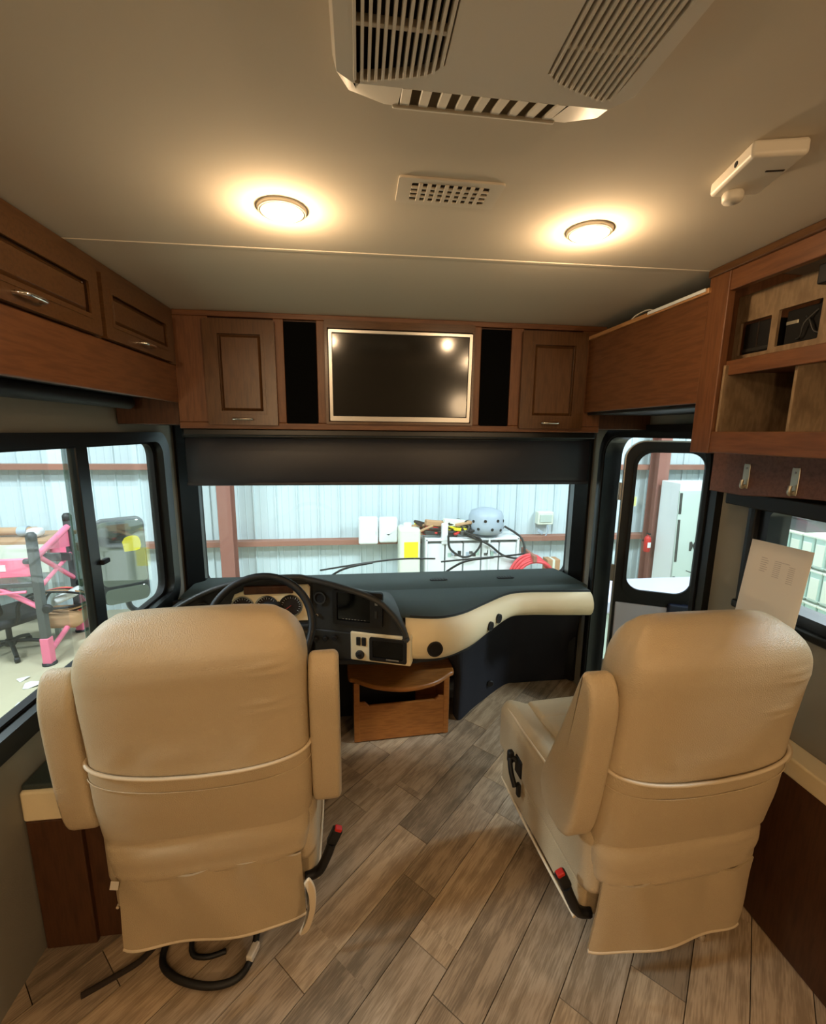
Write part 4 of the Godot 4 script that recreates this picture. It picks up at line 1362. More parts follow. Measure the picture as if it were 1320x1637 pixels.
func cab_sides() -> void:
	# driver's window
	var w := Node3D.new()
	put(w, "window_2")
	w.set_meta("kind", "structure")
	part("frame", ring(rrect(Vector2(-2.475, 0.725), Vector2(-0.595, 1.635), 0.10), rrect(Vector2(-2.40, 0.79), Vector2(-0.66, 1.588), 0.075), 0.085, 0.018), M.frame, w, side(XL))
	part("inner_bead", ring(rrect(Vector2(-2.41, 0.78), Vector2(-0.65, 1.598), 0.08), rrect(Vector2(-2.375, 0.80), Vector2(-0.69, 1.578), 0.065), 0.03, 0.03), M.rubber, w, side(XL))
	part("mullion", rbox(Vector3(0.035, 0.80, 0.075), 0.006), M.frame, w, at(Vector3(XL - 0.032, 1.19, -1.80)))
	part("sash_edge", rbox(Vector3(0.006, 0.80, 0.022), 0.002), M.glass_edge, w, at(Vector3(XL - 0.050, 1.19, -1.753)))
	part("latch", rbox(Vector3(0.022, 0.02, 0.05), 0.006), M.rubber, w, at(Vector3(XL - 0.010, 1.12, -1.85)))
	part("pane", rbox(Vector3(0.004, 0.81, 0.66), 0.001), M.glass, w, at(Vector3(XL - 0.034, 1.19, -2.075)))
	part("pane", rbox(Vector3(0.004, 0.81, 1.02), 0.001), M.glass, w, at(Vector3(XL - 0.052, 1.19, -1.155)))
	# door mirror outside
	var m := thing("door_mirror", "grey exterior mirror with a painted yellow reflection seen through the driver's window", "mirror", Vector3(-1.525, 0.80, -2.95), 34)
	part("housing", prism(rrect(Vector2(-0.135, -0.285), Vector2(0.135, 0.285), 0.05), 0.07, 0.02, true, 4), M.pod, m, at(Vector3(0, 0, -0.04)))
	part("glass", prism(rrect(Vector2(-0.122, -0.155), Vector2(0.122, 0.268), 0.035), 0.004, 0.001), M.mirror, m)
	part("wide_glass", prism(rrect(Vector2(-0.120, -0.268), Vector2(0.120, -0.170), 0.03), 0.004, 0.001), M.mirror, m, at(Vector3(0, 0, 0.001), Vector3(-6, 0, 0)))
	part("divider", rbox(Vector3(0.25, 0.014, 0.008), 0.003), M.frame, m, at(Vector3(0, -0.163, 0.0)))
	part("sticker", prism(curve2(v2([-0.042, -0.045, 0.044, -0.04, 0.048, 0.03, 0.02, 0.055, -0.03, 0.048, -0.05, 0.02]), 3), 0.001), M.yellow, m, at(Vector3(0.05, 0.11, 0.003)))  # yellow patch painted in place of a reflection in the glass
	part("stay", tube(curve(v3([0.0, -0.28, -0.03, 0.05, -0.36, -0.02, 0.30, -0.40, 0.22, 0.50, -0.38, 0.30]), 6), 0.018, 10), M.frame, m)
	# side console by the driver
	var c := thing("side_console", "dark wooden side console with a cream end cap under the driver's window", "console", Vector3(-0.895, 0, -1.28))
	part("body", rbox(Vector3(0.236, 0.475, 0.62), 0.004), M.dark_wood, c, at(Vector3(0.0, 0.2395, -0.31)))
	part("end_panel", rbox(Vector3(0.15, 0.475, 0.02), 0.004), M.dark_wood, c, at(Vector3(-0.043, 0.2395, 0.008)))
	part("cream_cap", rbox(Vector3(0.17, 0.105, 0.66), 0.010, 3), M.cream, c, at(Vector3(-0.038, 0.53, -0.31)))
	part("top_pad", rbox(Vector3(0.15, 0.02, 0.64), 0.006), M.dash_top, c, at(Vector3(-0.045, 0.588, -0.31)))
	# side ledge by the passenger
	var r := thing("side_cabinet", "low narrow dark wooden ledge with a cream top along the wall beside the passenger seat", "cabinet", Vector3(1.377, 0, -1.14))
	part("body", rbox(Vector3(0.082, 0.59, 0.90), 0.004), M.dark_wood, r, at(Vector3(0.0, 0.297, 0.0)))
	part("lid", rbox(Vector3(0.086, 0.065, 0.91), 0.008, 3), M.cream, r, at(Vector3(0.0, 0.622, 0.0)))
	# passenger window
	var p := Node3D.new()
	put(p, "window_3")
	p.set_meta("kind", "structure")
	part("frame", ring(rrect(Vector2(-1.40, 1.02), Vector2(-0.49, 1.45), 0.02), rrect(Vector2(-1.315, 1.085), Vector2(-0.57, 1.40), 0.03), 0.085, -0.018), M.frame, p, side(XR))
	part("track", rbox(Vector3(0.03, 0.34, 0.022), 0.006), M.black_soft, p, at(Vector3(XR - 0.03, 1.235, -1.362)))
	part("pane", rbox(Vector3(0.004, 0.34, 0.78), 0.001), M.glass, p, at(Vector3(XR + 0.03, 1.24, -0.945)))
	part("sill", rbox(Vector3(0.05, 0.03, 0.92), 0.008), M.frame, p, at(Vector3(XR - 0.02, 1.035, -0.94)))
	# paper notice
	var q := thing("paper_sheet", "white printed sheet of paper standing against the passenger window", "paper", Vector3(1.352, 1.155, -1.232))
	q.rotation_degrees = Vector3(-2.2, 0, -8)
	part("sheet", rbox(Vector3(0.0012, 0.285, 0.214), 0.0004, 1, Vector3i(1, 8, 8), func(v: Vector3) -> Vector3: return v + Vector3(0.006 * cos(v.z * 14.0), 0, 0)), M.paper, q)
	var print_mat := mat(Color(0.78, 0.74, 0.71), 0.9)
	var lines := []
	for k in 7:
		lines.append([rbox(Vector3(0.0005, 0.0022, 0.040 if k % 3 else 0.028), 0.0002, 1), at(Vector3(-0.0072 + 0.006 + 0.0005, 0.088 - k * 0.0075, -0.052))])
	for k in 9:
		lines.append([rbox(Vector3(0.0005, 0.002, 0.085 if k == 0 else 0.024), 0.0002, 1), at(Vector3(-0.0072 + 0.0062, 0.086 - k * 0.0065, 0.032 if k == 0 else 0.0))])
		lines.append([rbox(Vector3(0.0005, 0.002, 0.030), 0.0002, 1), at(Vector3(-0.0072 + 0.0062, 0.078 - k * 0.0065, 0.055))])
	for l in lines:
		l[1].origin.x = 0.006 * cos(l[1].origin.z * 14.0) - 0.0008
	part("print", joined(lines), print_mat, q)


func entry_door() -> void:
	# black doorway lining
	var jamb := struct("trim_5", ring(rrect(Vector2(-2.425, -0.02), Vector2(-1.545, 1.695), 0.16, 10), rrect(Vector2(-2.36, 0.03), Vector2(-1.615, 1.632), 0.11, 10), 0.10, -0.02), M.frame, side(XR))
	part("seal", ring(rrect(Vector2(-2.385, 0.0), Vector2(-1.585, 1.66), 0.13, 10), rrect(Vector2(-2.367, 0.02), Vector2(-1.605, 1.64), 0.12, 10), 0.115, -0.02), M.rubber, jamb)
	# the door stands open, hinged on its front edge
	var d := Node3D.new()
	put(d, "door_1")
	d.set_meta("kind", "structure")
	var ang := atan2(0.44, 0.9)
	d.transform = Transform3D(Basis(Vector3(0, 1, 0), -ang), Vector3(1.462, 0, -2.318))
	# local x runs from the hinge to the latch edge, local z faces the cab
	part("leaf", ring(rrect(Vector2(0.022, -0.02), Vector2(0.62, 1.612), 0.10, 8), rrect(Vector2(0.075, 0.715), Vector2(0.415, 1.560), 0.085, 8), 0.045), M.black, d)
	part("edge_trim", ring(rrect(Vector2(0.019, -0.03), Vector2(0.63, 1.617), 0.105, 8), rrect(Vector2(0.025, -0.01), Vector2(0.612, 1.609), 0.095, 8), 0.052), M.silver, d)
	part("window_bead", ring(rrect(Vector2(0.066, 0.70), Vector2(0.425, 1.570), 0.09, 8), rrect(Vector2(0.084, 0.765), Vector2(0.408, 1.552), 0.08, 8), 0.016), M.rubber, d, at(Vector3(0, 0, 0.024)))
	part("pane", prism(rrect(Vector2(0.07, 0.71), Vector2(0.42, 1.565), 0.085, 8), 0.005), M.glass, d)
	part("inner_panel", rbox(Vector3(0.27, 0.50, 0.012), 0.01), mat(Color(0.78, 0.78, 0.84), 0.5), d, at(Vector3(0.175, 0.43, 0.025)))
	var l := part("latch_box", rbox(Vector3(0.13, 0.15, 0.05), 0.012, 3), mat(Color(0.12, 0.15, 0.24), 0.4), d, at(Vector3(0.375, 0.635, 0.03)))
	part("handle", rbox(Vector3(0.020, 0.085, 0.022), 0.006), M.black, l, at(Vector3(-0.015, 0, 0.03)))
	part("latch_plate", rbox(Vector3(0.055, 0.10, 0.006), 0.004), mat(Color(0.35, 0.4, 0.47), 0.35, 0.6), l, at(Vector3(0.034, 0.0, 0.026)))
	for y in [0.25, 0.85, 1.33]:
		part("hinge", joined([[rbox(Vector3(0.012, 0.10, 0.02), 0.003), Transform3D()], [tube(v3([-0.008, -0.05, 0.0, -0.008, 0.05, 0.0]), 0.006, 10), Transform3D()]]), M.silver, d, at(Vector3(0.012, y, 0.010)))


func small_things() -> void:
	# wooden step box under the dash
	var b := thing("step_box", "open wooden step box with a curved lid under the dashboard", "box", Vector3(0.215, 0, -2.13), 3)
	var front := v2([-0.258, 0.006, 0.258, 0.006, 0.258, 0.236, 0.200, 0.236, 0.178, 0.214, -0.178, 0.214, -0.200, 0.236, -0.258, 0.236])
	part("front_board", prism(front, 0.016, 0.003), M.box_wood, b)
	for e in [-1.0, 1.0]:
		part("side_board", rbox(Vector3(0.018, 0.345, 0.26), 0.003), M.box_wood, b, at(Vector3(0.250 * e, 0.178, -0.122)))
		part("front_post", rbox(Vector3(0.030, 0.345, 0.016), 0.003), M.box_wood, b, at(Vector3(0.243 * e, 0.178, 0.001)))
	part("back_board", rbox(Vector3(0.49, 0.345, 0.014), 0.003), M.box_wood, b, at(Vector3(0, 0.178, -0.245)))
	part("bottom_board", rbox(Vector3(0.49, 0.014, 0.24), 0.003), M.box_wood, b, at(Vector3(0, 0.02, -0.122)))
	part("lid", prism(curve2(v2([-0.285, 0.26, -0.287, 0.03, -0.25, -0.01, -0.15, -0.085, 0.0, -0.128, 0.15, -0.10, 0.25, -0.03, 0.287, 0.02, 0.285, 0.26]), 5), 0.026, 0.010, false, 3), M.box_wood, b, Transform3D(FLAT, Vector3(0, 0.364, 0)))
	# loose wiring on the floor under the driver's seat
	var c := thing("floor_cable", "black looped cable with a white plug on the floor under the driver's seat", "cable", Vector3(0, 0, 0))
	part("cord", tube(curve(v3([-0.60, 0.06, -1.32, -0.635, 0.014, -1.20, -0.58, 0.012, -1.135, -0.47, 0.012, -1.098, -0.385, 0.012, -1.108, -0.352, 0.02, -1.165, -0.35, 0.06, -1.26]), 6), 0.0105, 10), M.black, c)
	part("cord", tube(curve(v3([-0.56, 0.05, -1.30, -0.55, 0.014, -1.20, -0.50, 0.012, -1.175, -0.44, 0.012, -1.185]), 5), 0.008, 8), M.black, c)
	part("plug", rbox(Vector3(0.022, 0.026, 0.05), 0.005), M.white, c, at(Vector3(-0.352, 0.024, -1.165), Vector3(0, -18, 0)))
	var t := thing("floor_strap", "dark flat strap lying on the floor behind the driver's seat", "strap", Vector3(0, 0, 0))
	part("webbing", tube(curve(v3([-0.66, 0.012, -1.24, -0.70, 0.009, -1.19, -0.76, 0.008, -1.155, -0.83, 0.008, -1.118]), 5), 0.0085, 8), M.duct, t)


# ---------------------------------------------------------------- workshop seen through the glass
func workshop_things() -> void:
	var zw := -6.12
	var n := 0
	for e in [[-0.02, 0.26, 0.03, 0.43], [0.275, 0.545, 0.05, 0.42]]:
		var t := thing("wall_dispenser", ["plain white wall dispenser, the one farther from the battery cabinet", "white wall dispenser with a small black mark beside the white tank"][n], "dispenser", Vector3((e[0] + e[1]) / 2, (e[2] + e[3]) / 2, -6.27), 0, "white dispensers on the girt")
		part("cover", rbox(Vector3(e[1] - e[0], e[3] - e[2], 0.14), 0.03, 4), M.white_cool, t)
		part("base_plate", rbox(Vector3(e[1] - e[0] - 0.02, e[3] - e[2] - 0.03, 0.03), 0.005), M.panel_grey, t, at(Vector3(0, -0.01, -0.08)))
		if n == 1:
			part("mark", prism(v2([-0.05, 0.02, 0.0, -0.012, 0.05, 0.02, 0.02, 0.004, 0.0, 0.006, -0.02, 0.004]), 0.002), M.black, t, at(Vector3(0.0, -0.06, 0.071)))
		else:
			part("latch", rbox(Vector3(0.01, 0.05, 0.006), 0.002), M.panel_grey, t, at(Vector3(0.11, -0.03, 0.071)))
		n += 1
	var tank := thing("chemical_tank", "tall white plastic tank with a yellow label in front of the workshop wall", "tank", Vector3(0.70, GROUND, zw))
	part("body", rbox(Vector3(0.30, 1.26, 0.34), 0.04, 4), M.tank, tank, at(Vector3(0, 0.63, 0)))
	part("cap", lathe(v2([0.06, 0, 0.06, 0.05, 0.05, 0.06, 0.0, 0.06]), 20), M.white_cool, tank, at(Vector3(-0.02, 1.255, 0)))
	part("label_sheet", rbox(Vector3(0.20, 0.25, 0.003), 0.001), M.yellow, tank, at(Vector3(0.015, 0.945, 0.171)))
	# battery cabinet of pale modules
	var bat := thing("battery_rack", "pale rack of white battery modules under the heap of cables", "rack", Vector3(1.60, GROUND, zw))
	part("frame", joined([[rbox(Vector3(1.36, 0.03, 0.42), 0.005), at(Vector3(0, 1.10, 0))], [rbox(Vector3(1.36, 0.03, 0.42), 0.005), at(Vector3(0, 0.5, 0))], [rbox(Vector3(0.03, 1.12, 0.42), 0.005), at(Vector3(-0.67, 0.56, 0))], [rbox(Vector3(0.03, 1.12, 0.42), 0.005), at(Vector3(0.67, 0.56, 0))], [rbox(Vector3(0.024, 1.12, 0.03), 0.004), at(Vector3(0.24, 0.56, 0.20))]]), M.white_cool, bat)
	for r in 2:
		for k in 5:
			var mod := part("module", rbox(Vector3(0.245, 0.50, 0.36), 0.012, 2), M.white_cool, bat, at(Vector3(-0.53 + 0.265 * k, 0.79 if r else 0.24, 0)))
			if r and k > 0 and k < 4:
				for j in 4:
					part("label_block", rbox(Vector3(0.05, 0.04 + 0.02 * ((j + k) % 3), 0.003), 0.001, 1), [M.pod, M.mint, M.grey_blue, M.post][(j + k) % 4], mod, at(Vector3(-0.07 + 0.048 * j, 0.08 + 0.03 * (j % 2), 0.181)))
	var heap := thing("cable_heap", "tangle of black, red and yellow cables and tools lying on top of the battery rack", "cables", Vector3(1.5, GROUND + 1.12, zw))
	var r2 := RandomNumberGenerator.new()
	r2.seed = 5
	var cols := [M.black, M.duct, M.red, M.yellow, M.black, M.cardboard, M.pod]
	for k in 22:
		var x := -0.6 + r2.randf() * 0.85
		var pts := PackedVector3Array()
		for j in 6:
			pts.append(Vector3(x + r2.randf_range(-0.22, 0.22), 0.03 + r2.randf() * 0.19, r2.randf_range(-0.12, 0.16)))
		part("cable", tube(curve(pts, 5), 0.012 + 0.010 * r2.randf(), 6), cols[k % 7], heap)
	for e in [[-0.42, 0.12, M.red, 0.3, 0.05], [-0.02, 0.10, M.yellow, 0.32, 0.045], [0.05, 0.20, M.cardboard, 0.42, 0.04], [-0.35, 0.05, M.pod, 0.5, 0.06], [-0.15, 0.20, M.tank, 0.34, 0.10], [-0.45, 0.20, M.cardboard, 0.26, 0.08], [0.12, 0.08, M.post, 0.4, 0.07]]:
		part("tool", rbox(Vector3(e[3], e[4], 0.1), 0.015, 3), e[2], heap, at(Vector3(e[0], e[1], 0.08), Vector3(0, 10, 6 if e[0] > 0 else -7)))
	part("white_handle", rbox(Vector3(0.09, 0.30, 0.09), 0.02, 3), M.white_cool, heap, at(Vector3(-0.31, 0.06, 0.16)))
	var lead := part("hanging_lead", tube(curve(v3([-0.27, 0.05, 0.24, -0.24, -0.14, 0.25, -0.05, -0.26, 0.26, 0.12, -0.20, 0.26, 0.20, -0.02, 0.24, -0.05, 0.10, 0.24]), 6), 0.016, 8), M.black, heap)
	lead.set_meta("label", "black lead hanging in a loop in front of the modules")
	part("hanging_lead", tube(curve(v3([-0.05, 0.06, 0.22, 0.3, -0.08, 0.24, 0.55, -0.26, 0.24, 0.85, -0.30, 0.2, 0.86, -0.05, 0.1, 0.62, 0.12, 0.0]), 6), 0.016, 8), M.black, heap)
	var bin := thing("perforated_bin", "blue grey rounded bin with round holes on the cable heap", "bin", Vector3(1.83, GROUND + 1.15, zw + 0.02))
	part("shell", lathe(v2([0.17, 0.0, 0.24, 0.02, 0.26, 0.12, 0.25, 0.26, 0.22, 0.33, 0.10, 0.37, 0.0, 0.375]), 28), M.grey_blue, bin)
	for e in [[-40, 0.10], [5, 0.10], [40, 0.08], [-18, 0.22], [25, 0.22], [60, 0.2], [-60, 0.2], [70, 0.1]]:
		var a := deg_to_rad(e[0])
		part("hole", disc(0.022, 0.02, 14, 0.002), M.dark, bin, Transform3D(Basis(Vector3(0, 1, 0), a) * Basis(Vector3(1, 0, 0), PI / 2), Vector3(sin(a) * 0.25, e[1], cos(a) * 0.25)))
	# red hose coil hung on the girt
	var hose := thing("hose_coil", "coil of red air hose hanging on the workshop girt", "hose", Vector3(2.46, -0.44, -5.85))
	for k in 5:
		var pts := PackedVector3Array()
		for i in 33:
			var a := TAU * i / 32.0
			pts.append(Vector3(cos(a) * (0.30 - 0.022 * (k % 3)) + 0.02 * (k - 2), sin(a) * (0.36 - 0.02 * k), 0.02 * k + 0.012 * sin(a * 3 + k)))
		part("loop", tube(pts, 0.022, 8, true), M.hose_red, hose)
	part("hanger", rbox(Vector3(0.05, 0.10, 0.50), 0.01), M.girt, hose, at(Vector3(0, 0.33, -0.12)))
	var box := thing("junction_box", "cream electrical box with a dangling wire on the workshop wall", "electrical box", Vector3(2.86, 0.35, -6.42))
	part("case", rbox(Vector3(0.25, 0.20, 0.12), 0.012), M.tank, box)
	part("cover_plate", rbox(Vector3(0.19, 0.12, 0.02), 0.006), M.panel_grey, box, at(Vector3(0, 0.0, 0.065)))
	part("wire", tube(curve(v3([0.04, -0.10, 0.03, 0.05, -0.2, 0.06, 0.0, -0.30, 0.05, -0.08, -0.36, 0.08]), 5), 0.010, 6), M.grey_blue, box)
	part("clip", rbox(Vector3(0.10, 0.05, 0.02), 0.008), M.grey_blue, box, at(Vector3(-0.06, -0.22, 0.03), Vector3(0, 0, -35)))
	var cb := thing("cardboard_box", "brown cardboard box partly hidden behind the red hose coil", "box", Vector3(2.90, -0.36, zw - 0.03))
	part("carton", rbox(Vector3(0.20, 0.26, 0.18), 0.005), M.cardboard, cb)
	part("tape", rbox(Vector3(0.04, 0.262, 0.182), 0.004), M.tank, cb)
	part("shelf_bracket", rbox(Vector3(0.24, 0.03, 0.30), 0.005), M.girt, cb, at(Vector3(0, -0.146, -0.03)))
	# through the open door
	var cab := thing("electrical_cabinet", "grey steel cabinet with its door ajar seen through the entry door window", "cabinet", Vector3(4.71, GROUND, -5.74))
	part("body", rbox(Vector3(0.66, 1.95, 0.40), 0.012), M.white_cool, cab, at(Vector3(0.12, 0.95, -0.1)))
	var leaf := part("door", rbox(Vector3(0.62, 1.80, 0.025), 0.006), M.panel_grey, cab, at(Vector3(0.08, 0.93, 0.19), Vector3(0, -10, 1.5)))
	part("handle_plate", prism(v2([-0.05, -0.07, -0.02, -0.07, 0.0, 0.0, 0.02, -0.06, 0.05, -0.05, 0.05, 0.07, 0.02, 0.07, 0.0, 0.02, -0.02, 0.07, -0.05, 0.06]), 0.004), M.pod, leaf, at(Vector3(-0.06, 0.10, 0.015)))
	for y in [0.72, 0.18, -0.5]:
		part("gap_shade", rbox(Vector3(0.035, 0.30 if y != 0.18 else 0.62, 0.01), 0.003), M.pod, leaf, at(Vector3(-0.285, y, 0.014)))  # dark strips stand for the shade in the gap beside the leaf
	part("sticker", rbox(Vector3(0.09, 0.012, 0.002), 0.0005), M.pod, leaf, at(Vector3(-0.08, -0.28, 0.014), Vector3(0, 0, -20)))
	var fx := thing("fire_extinguisher", "red fire extinguisher with a white label hanging on the workshop column", "extinguisher", Vector3(4.38, -0.13, -6.05))
	fx.scale = Vector3(0.75, 0.75, 0.75)
	part("cylinder", lathe(v2([0.05, 0.0, 0.065, 0.015, 0.065, 0.27, 0.05, 0.31, 0.022, 0.33, 0.022, 0.36]), 22), M.red, fx)
	part("label_sheet", rbox(Vector3(0.07, 0.11, 0.01), 0.004), M.white_cool, fx, at(Vector3(0.0, 0.15, 0.062)))
	part("valve", rbox(Vector3(0.05, 0.03, 0.09), 0.008), M.black, fx, at(Vector3(0, 0.375, 0.01)))
	part("bracket", rbox(Vector3(0.12, 0.03, 0.03), 0.004), M.black, fx, at(Vector3(0, 0.22, -0.07)))
	var sg := thing("wall_sign", "small yellow notice on the pale wall left of the red extinguisher", "sign", Vector3(4.30, 0.60, -6.385))
	part("board", rbox(Vector3(0.12, 0.16, 0.006), 0.002), M.pale_yellow, sg)
	part("border", ring(rrect(Vector2(-0.06, -0.08), Vector2(0.06, 0.08), 0.004), rrect(Vector2(-0.05, -0.07), Vector2(0.05, 0.07), 0.003), 0.002), M.tank, sg, at(Vector3(0, 0, 0.004)))
	var yl := thing("wall_sign", "long yellow strip on the wall below the girt seen through the door window", "sign", Vector3(4.12, -0.55, -6.385))
	part("board", rbox(Vector3(0.08, 0.60, 0.006), 0.002), M.pale_yellow, yl)
	part("fold", rbox(Vector3(0.084, 0.01, 0.008), 0.002), M.tank, yl, at(Vector3(0, 0.05, 0.001)))
	var bench := thing("white_bench", "long white bench top outside beyond the open entry door", "bench", Vector3(3.6, GROUND, -4.6))
	part("top", rbox(Vector3(1.9, 0.16, 0.7), 0.03, 3), mat(Color(0.72, 0.73, 0.8), 0.5), bench, at(Vector3(0, 0.72, 0)))
	for x in [-0.85, 0.85]:
		for z in [-0.28, 0.28]:
			part("leg", rbox(Vector3(0.06, 0.66, 0.06), 0.006), M.panel_grey, bench, at(Vector3(x, 0.33, z)))
	# stacked pale crates outside the passenger window
	crates()
	# pink lifting frame and office chair outside the driver's window
	pink_frame()
	office_chair()
	var tb := thing("work_table", "pale work table with rolled paper behind the pink scaffold", "table", Vector3(-4.75, GROUND, -6.0))
	part("top", rbox(Vector3(1.9, 0.05, 0.6), 0.01), M.cardboard, tb, at(Vector3(0, 1.22, 0)))
	part("front_sheet", rbox(Vector3(1.86, 0.36, 0.02), 0.006), M.tank, tb, at(Vector3(0, 1.02, 0.29)))
	for x in [-0.9, 0.9]:
		for z in [-0.25, 0.25]:
			part("leg", rbox(Vector3(0.05, 1.2, 0.05), 0.005), M.panel_grey, tb, at(Vector3(x, 0.6, z)))
	var roll := thing("paper_roll", "loose rolls of brown and blue paper lying on the work table", "paper roll", Vector3(-4.5, GROUND + 1.312, -5.95))
	part("roll", tube(v3([-0.5, 0, 0, 0.45, 0.01, 0.02]), 0.05, 14), M.cardboard, roll)
	part("wrap", tube(v3([0.25, 0.005, 0.02, 0.36, 0.012, 0.02]), 0.062, 14), M.grey_blue, roll)
	part("wad", rbox(Vector3(0.16, 0.11, 0.16), 0.05, 4), M.white_cool, roll, at(Vector3(0.46, 0.0, 0.06)))
	part("sheet", rbox(Vector3(0.5, 0.01, 0.12), 0.003), M.mint, roll, at(Vector3(-0.35, -0.05, 0.18)))
	var pp := 0
	for e in [[-3.34, -4.54, 0.16, 25], [-3.23, -4.19, 0.06, -10], [-3.52, -4.66, 0.09, 60]]:
		var lt := solo("paper_scrap", rbox(Vector3(e[2], 0.006, e[2] * 0.7), 0.002, 1, Vector3i(4, 1, 4), func(v: Vector3) -> Vector3: return v + Vector3(0, 0.01 * sin(v.x * 40.0) * sin(v.z * 30.0), 0)), M.white_cool, ["larger crumpled white paper scrap on the workshop floor", "tiny white paper scrap on the workshop floor nearest the driver's window", "pale strip of paper beside the larger scrap on the workshop floor"][pp], "paper", at(Vector3(e[0], GROUND + 0.012, e[1]), Vector3(0, e[3], 0)), "paper scraps on the floor")
		lt.cast_shadow = GeometryInstance3D.SHADOW_CASTING_SETTING_ON
		pp += 1


func crates() -> void:
	var proto: Node3D = null
	for row in 4:
		for col in 8:
			var label: String = "pale green crate %s in the %s stack from the entry door" % [["on the floor", "second up", "third up", "topmost"][row], ["first", "second", "third", "fourth", "fifth", "sixth", "seventh", "eighth"][col]]
			var p := Vector3(5.25, GROUND + 0.19 + 0.378 * row, -4.92 + col * 0.142)
			if proto == null:
				proto = thing("plastic_crate", label, "crate", p, 0, "pale stacked crates outside the passenger window")
				part("body", rbox(Vector3(0.5, 0.35, 0.132), 0.02, 3), M.mint, proto)
				part("rim", rbox(Vector3(0.51, 0.026, 0.138), 0.006), M.tank, proto, at(Vector3(0, 0.172, 0)))
				part("front_panel", rbox(Vector3(0.006, 0.24, 0.096), 0.002), M.tank, proto, at(Vector3(-0.251, -0.02, 0)))
				part("rib", rbox(Vector3(0.508, 0.012, 0.135), 0.004), M.panel_grey, proto, at(Vector3(0, -0.15, 0)))
			else:
				copy(proto, at(p), label)
	var o := thing("storage_box", "grey box standing on top of the pale crates outside the passenger window", "box", Vector3(5.25, GROUND + 1.51 + 0.07, -4.42), 0)
	part("body", rbox(Vector3(0.4, 0.14, 0.24), 0.015), M.post, o)
	part("lid", rbox(Vector3(0.42, 0.025, 0.25), 0.008), M.pod, o, at(Vector3(0, 0.075, 0)))


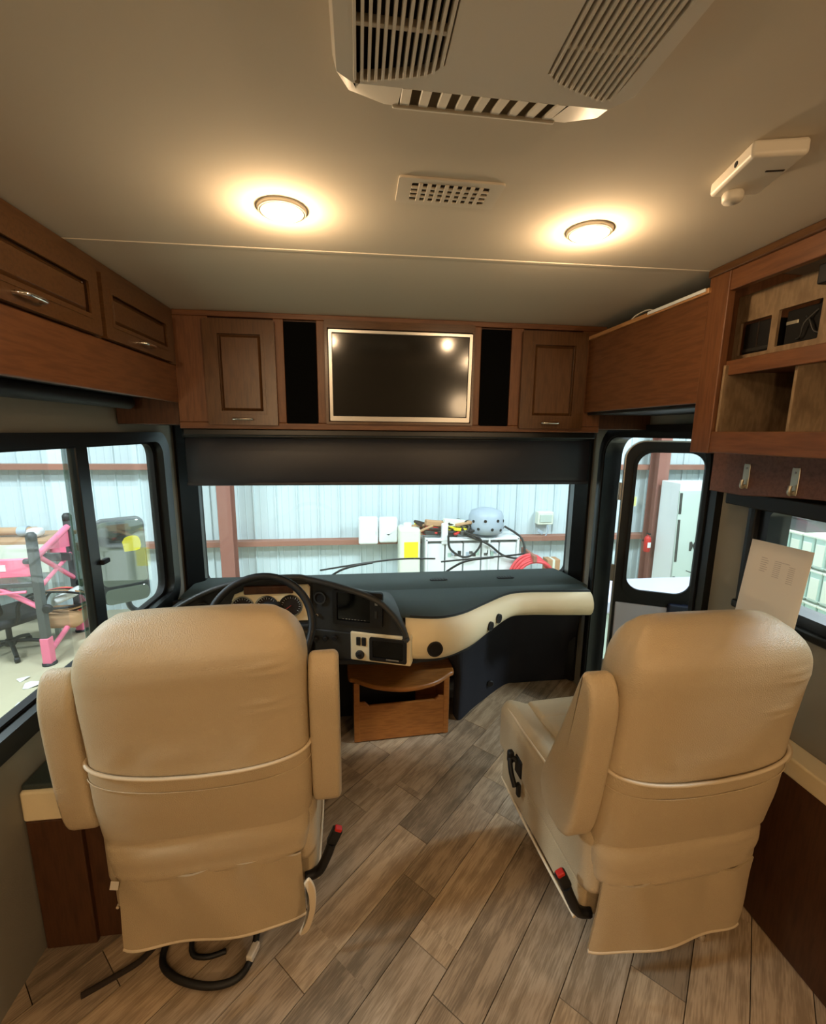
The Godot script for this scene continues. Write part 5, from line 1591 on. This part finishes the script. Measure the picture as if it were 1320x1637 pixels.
func pink_frame() -> void:
	var f := thing("scaffold_frame", "pink braced scaffold frame with telescoping grey posts outside the driver's window", "scaffold", Vector3(0, GROUND, 0))
	var A := Vector3(-3.46, 0, -4.97)
	var B := Vector3(-3.62, 0, -5.83)
	var C := Vector3(-4.9, 0, -4.80)
	var D := Vector3(-5.0, 0, -5.66)
	for e in [[A, 1.45], [B, 1.50], [C, 1.45], [D, 1.50]]:
		var p: Vector3 = e[0]
		part("sleeve", rbox(Vector3(0.09, 0.30, 0.09), 0.01), M.pink, f, at(p + Vector3(0, 0.17, 0)))
		part("post", rbox(Vector3(0.075, e[1] - 0.28, 0.075), 0.008), M.post, f, at(p + Vector3(0, 0.26 + (e[1] - 0.28) / 2.0, 0)))
		part("post_cap", lathe(v2([0.0, 0, 0.05, 0.0, 0.05, 0.06, 0.03, 0.09, 0.0, 0.095]), 14), M.pod, f, at(p + Vector3(0, e[1] - 0.03, 0)))
		part("lock_knob", disc(0.05, 0.05, 14, 0.01), M.black, f, at(p + Vector3(0.07, 0.66, 0.02), Vector3(90, 0, 0)))
		part("lock_pin", disc(0.03, 0.06, 12, 0.006), M.black, f, at(p + Vector3(-0.06, e[1] - 0.25, 0.02), Vector3(0, 0, 90)))
		part("foot", lathe(v2([0.07, 0.0, 0.07, 0.02, 0.04, 0.03, 0.035, 0.05]), 14), M.black, f, at(p))
	# cross bracing between near and far post, rails and gussets
	var brace := func(a: Vector3, b: Vector3, r: float) -> void:
		part("brace", tube(PackedVector3Array([a, b]), r, 8), M.pink, f)
	brace.call(A + Vector3(0, 1.28, 0), B + Vector3(0, 0.72, 0), 0.026)
	brace.call(A + Vector3(0, 0.88, 0), B + Vector3(0, 1.06, 0), 0.022)
	brace.call(A + Vector3(0, 1.22, 0), B + Vector3(0, 1.40, 0), 0.035)
	brace.call(A + Vector3(0, 0.12, 0), B + Vector3(0, 0.28, 0), 0.030)
	part("corner_gusset", prism(v2([-0.46, 1.22, 0.0, 1.42, 0.0, 1.14]), 0.02), M.pink, f, Transform3D(Basis(Vector3(-0.1, 0, -0.99).normalized(), Vector3.UP, Vector3(-0.99, 0, 0.1).normalized()), B))
	part("foot_gusset", prism(v2([0.04, 0.50, 0.16, 0.30, 0.16, 0.05, -0.10, 0.05, -0.04, 0.45]), 0.03), M.pink, f, at(B))
	brace.call(Vector3(-4.16, 1.16, -4.89), A + Vector3(0, 0.66, 0), 0.028)
	var board := part("rail_board", rbox(Vector3(1.40, 0.20, 0.05), 0.012), M.pink, f, at((A + C) / 2.0 + Vector3(0, 1.13, 0), Vector3(0, 7, 0)))
	part("sticker", rbox(Vector3(0.5, 0.07, 0.004), 0.001), M.white_cool, board, at(Vector3(0.22, 0.01, 0.027)))
	part("rail", rbox(Vector3(1.40, 0.05, 0.05), 0.008), M.post, f, at((A + C) / 2.0 + Vector3(0, 0.94, 0), Vector3(0, 7, 0)))
	part("rail_hook", tube(v3([-3.86, 0.98, -4.86, -3.86, 0.87, -4.86, -3.55, 0.87, -4.92]), 0.016, 6), M.pink, f)
	part("rail_board", rbox(Vector3(1.40, 0.16, 0.05), 0.012), M.pink, f, at((B + D) / 2.0 + Vector3(0, 1.13, 0), Vector3(0, 7, 0)))
	part("rear_tray", rbox(Vector3(0.34, 0.10, 0.03), 0.01), M.post, f, at(Vector3(-3.62, 1.08, -5.55)))
	# coiled bits hanging behind
	var c := thing("cable_coil", "coils of orange and black cable lying between the pink scaffold posts", "cables", Vector3(-3.62, GROUND + 0.48, -5.55))
	for k in 6:
		var pts := PackedVector3Array()
		for i in 25:
			var a := TAU * i / 24.0
			pts.append(Vector3(cos(a) * (0.26 + 0.02 * k), sin(a) * (0.18 - 0.015 * k) + 0.02 * k, 0.04 * k - 0.1 + 0.03 * sin(2 * a + k)))
		part("loop", tube(pts, 0.014, 6, true), [M.black, M.cardboard, M.hose_red, M.duct, M.cardboard, M.black][k], c)
	part("bag", rbox(Vector3(0.42, 0.24, 0.3), 0.09, 4), M.cardboard, c, at(Vector3(-0.02, -0.18, -0.05)))
	part("rag", rbox(Vector3(0.26, 0.10, 0.2), 0.04, 4), M.white_cool, c, at(Vector3(0.08, 0.12, 0.0), Vector3(0, 0, 25)))


func office_chair() -> void:
	var c := thing("office_chair", "black office swivel chair behind the pink scaffold post", "chair", Vector3(-4.06, GROUND, -5.28), -30)
	part("seat", rbox(Vector3(0.62, 0.10, 0.56), 0.045, 4), M.black_soft, c, at(Vector3(0, 0.46, 0)))
	part("backrest", rbox(Vector3(0.56, 0.62, 0.10), 0.045, 4, Vector3i(6, 6, 1), func(p: Vector3) -> Vector3: return p + Vector3(0, 0, -0.8 * p.x * p.x)), M.black, c, at(Vector3(0, 0.86, 0.26), Vector3(8, 0, 0)))
	part("gas_lift", tube(v3([0, 0.12, 0, 0, 0.42, 0]), 0.028, 12), M.black, c)
	part("hub", disc(0.055, 0.08, 18, 0.01), M.black, c, at(Vector3(0, 0.14, 0)))
	for i in 5:
		var a := TAU * i / 5.0 + 0.3
		var dir := Vector3(cos(a), 0, sin(a))
		var leg := part("star_leg", tube(PackedVector3Array([Vector3(0, 0.15, 0), dir * 0.16 + Vector3(0, 0.13, 0), dir * 0.33 + Vector3(0, 0.075, 0)]), 0.022, 8), M.black, c)
		part("caster", disc(0.032, 0.05, 16, 0.008), M.black, leg, Transform3D(Basis(Vector3(0, 1, 0), -a) * Basis(Vector3(1, 0, 0), PI / 2), dir * 0.33 + Vector3(0, 0.034, 0)))
	for e in [-1.0, 1.0]:
		part("arm", tube(curve(v3([0.29 * e, 0.45, 0.05, 0.36 * e, 0.52, 0.05, 0.36 * e, 0.68, 0.02, 0.34 * e, 0.70, -0.14]), 4), 0.022, 8), M.black, c)
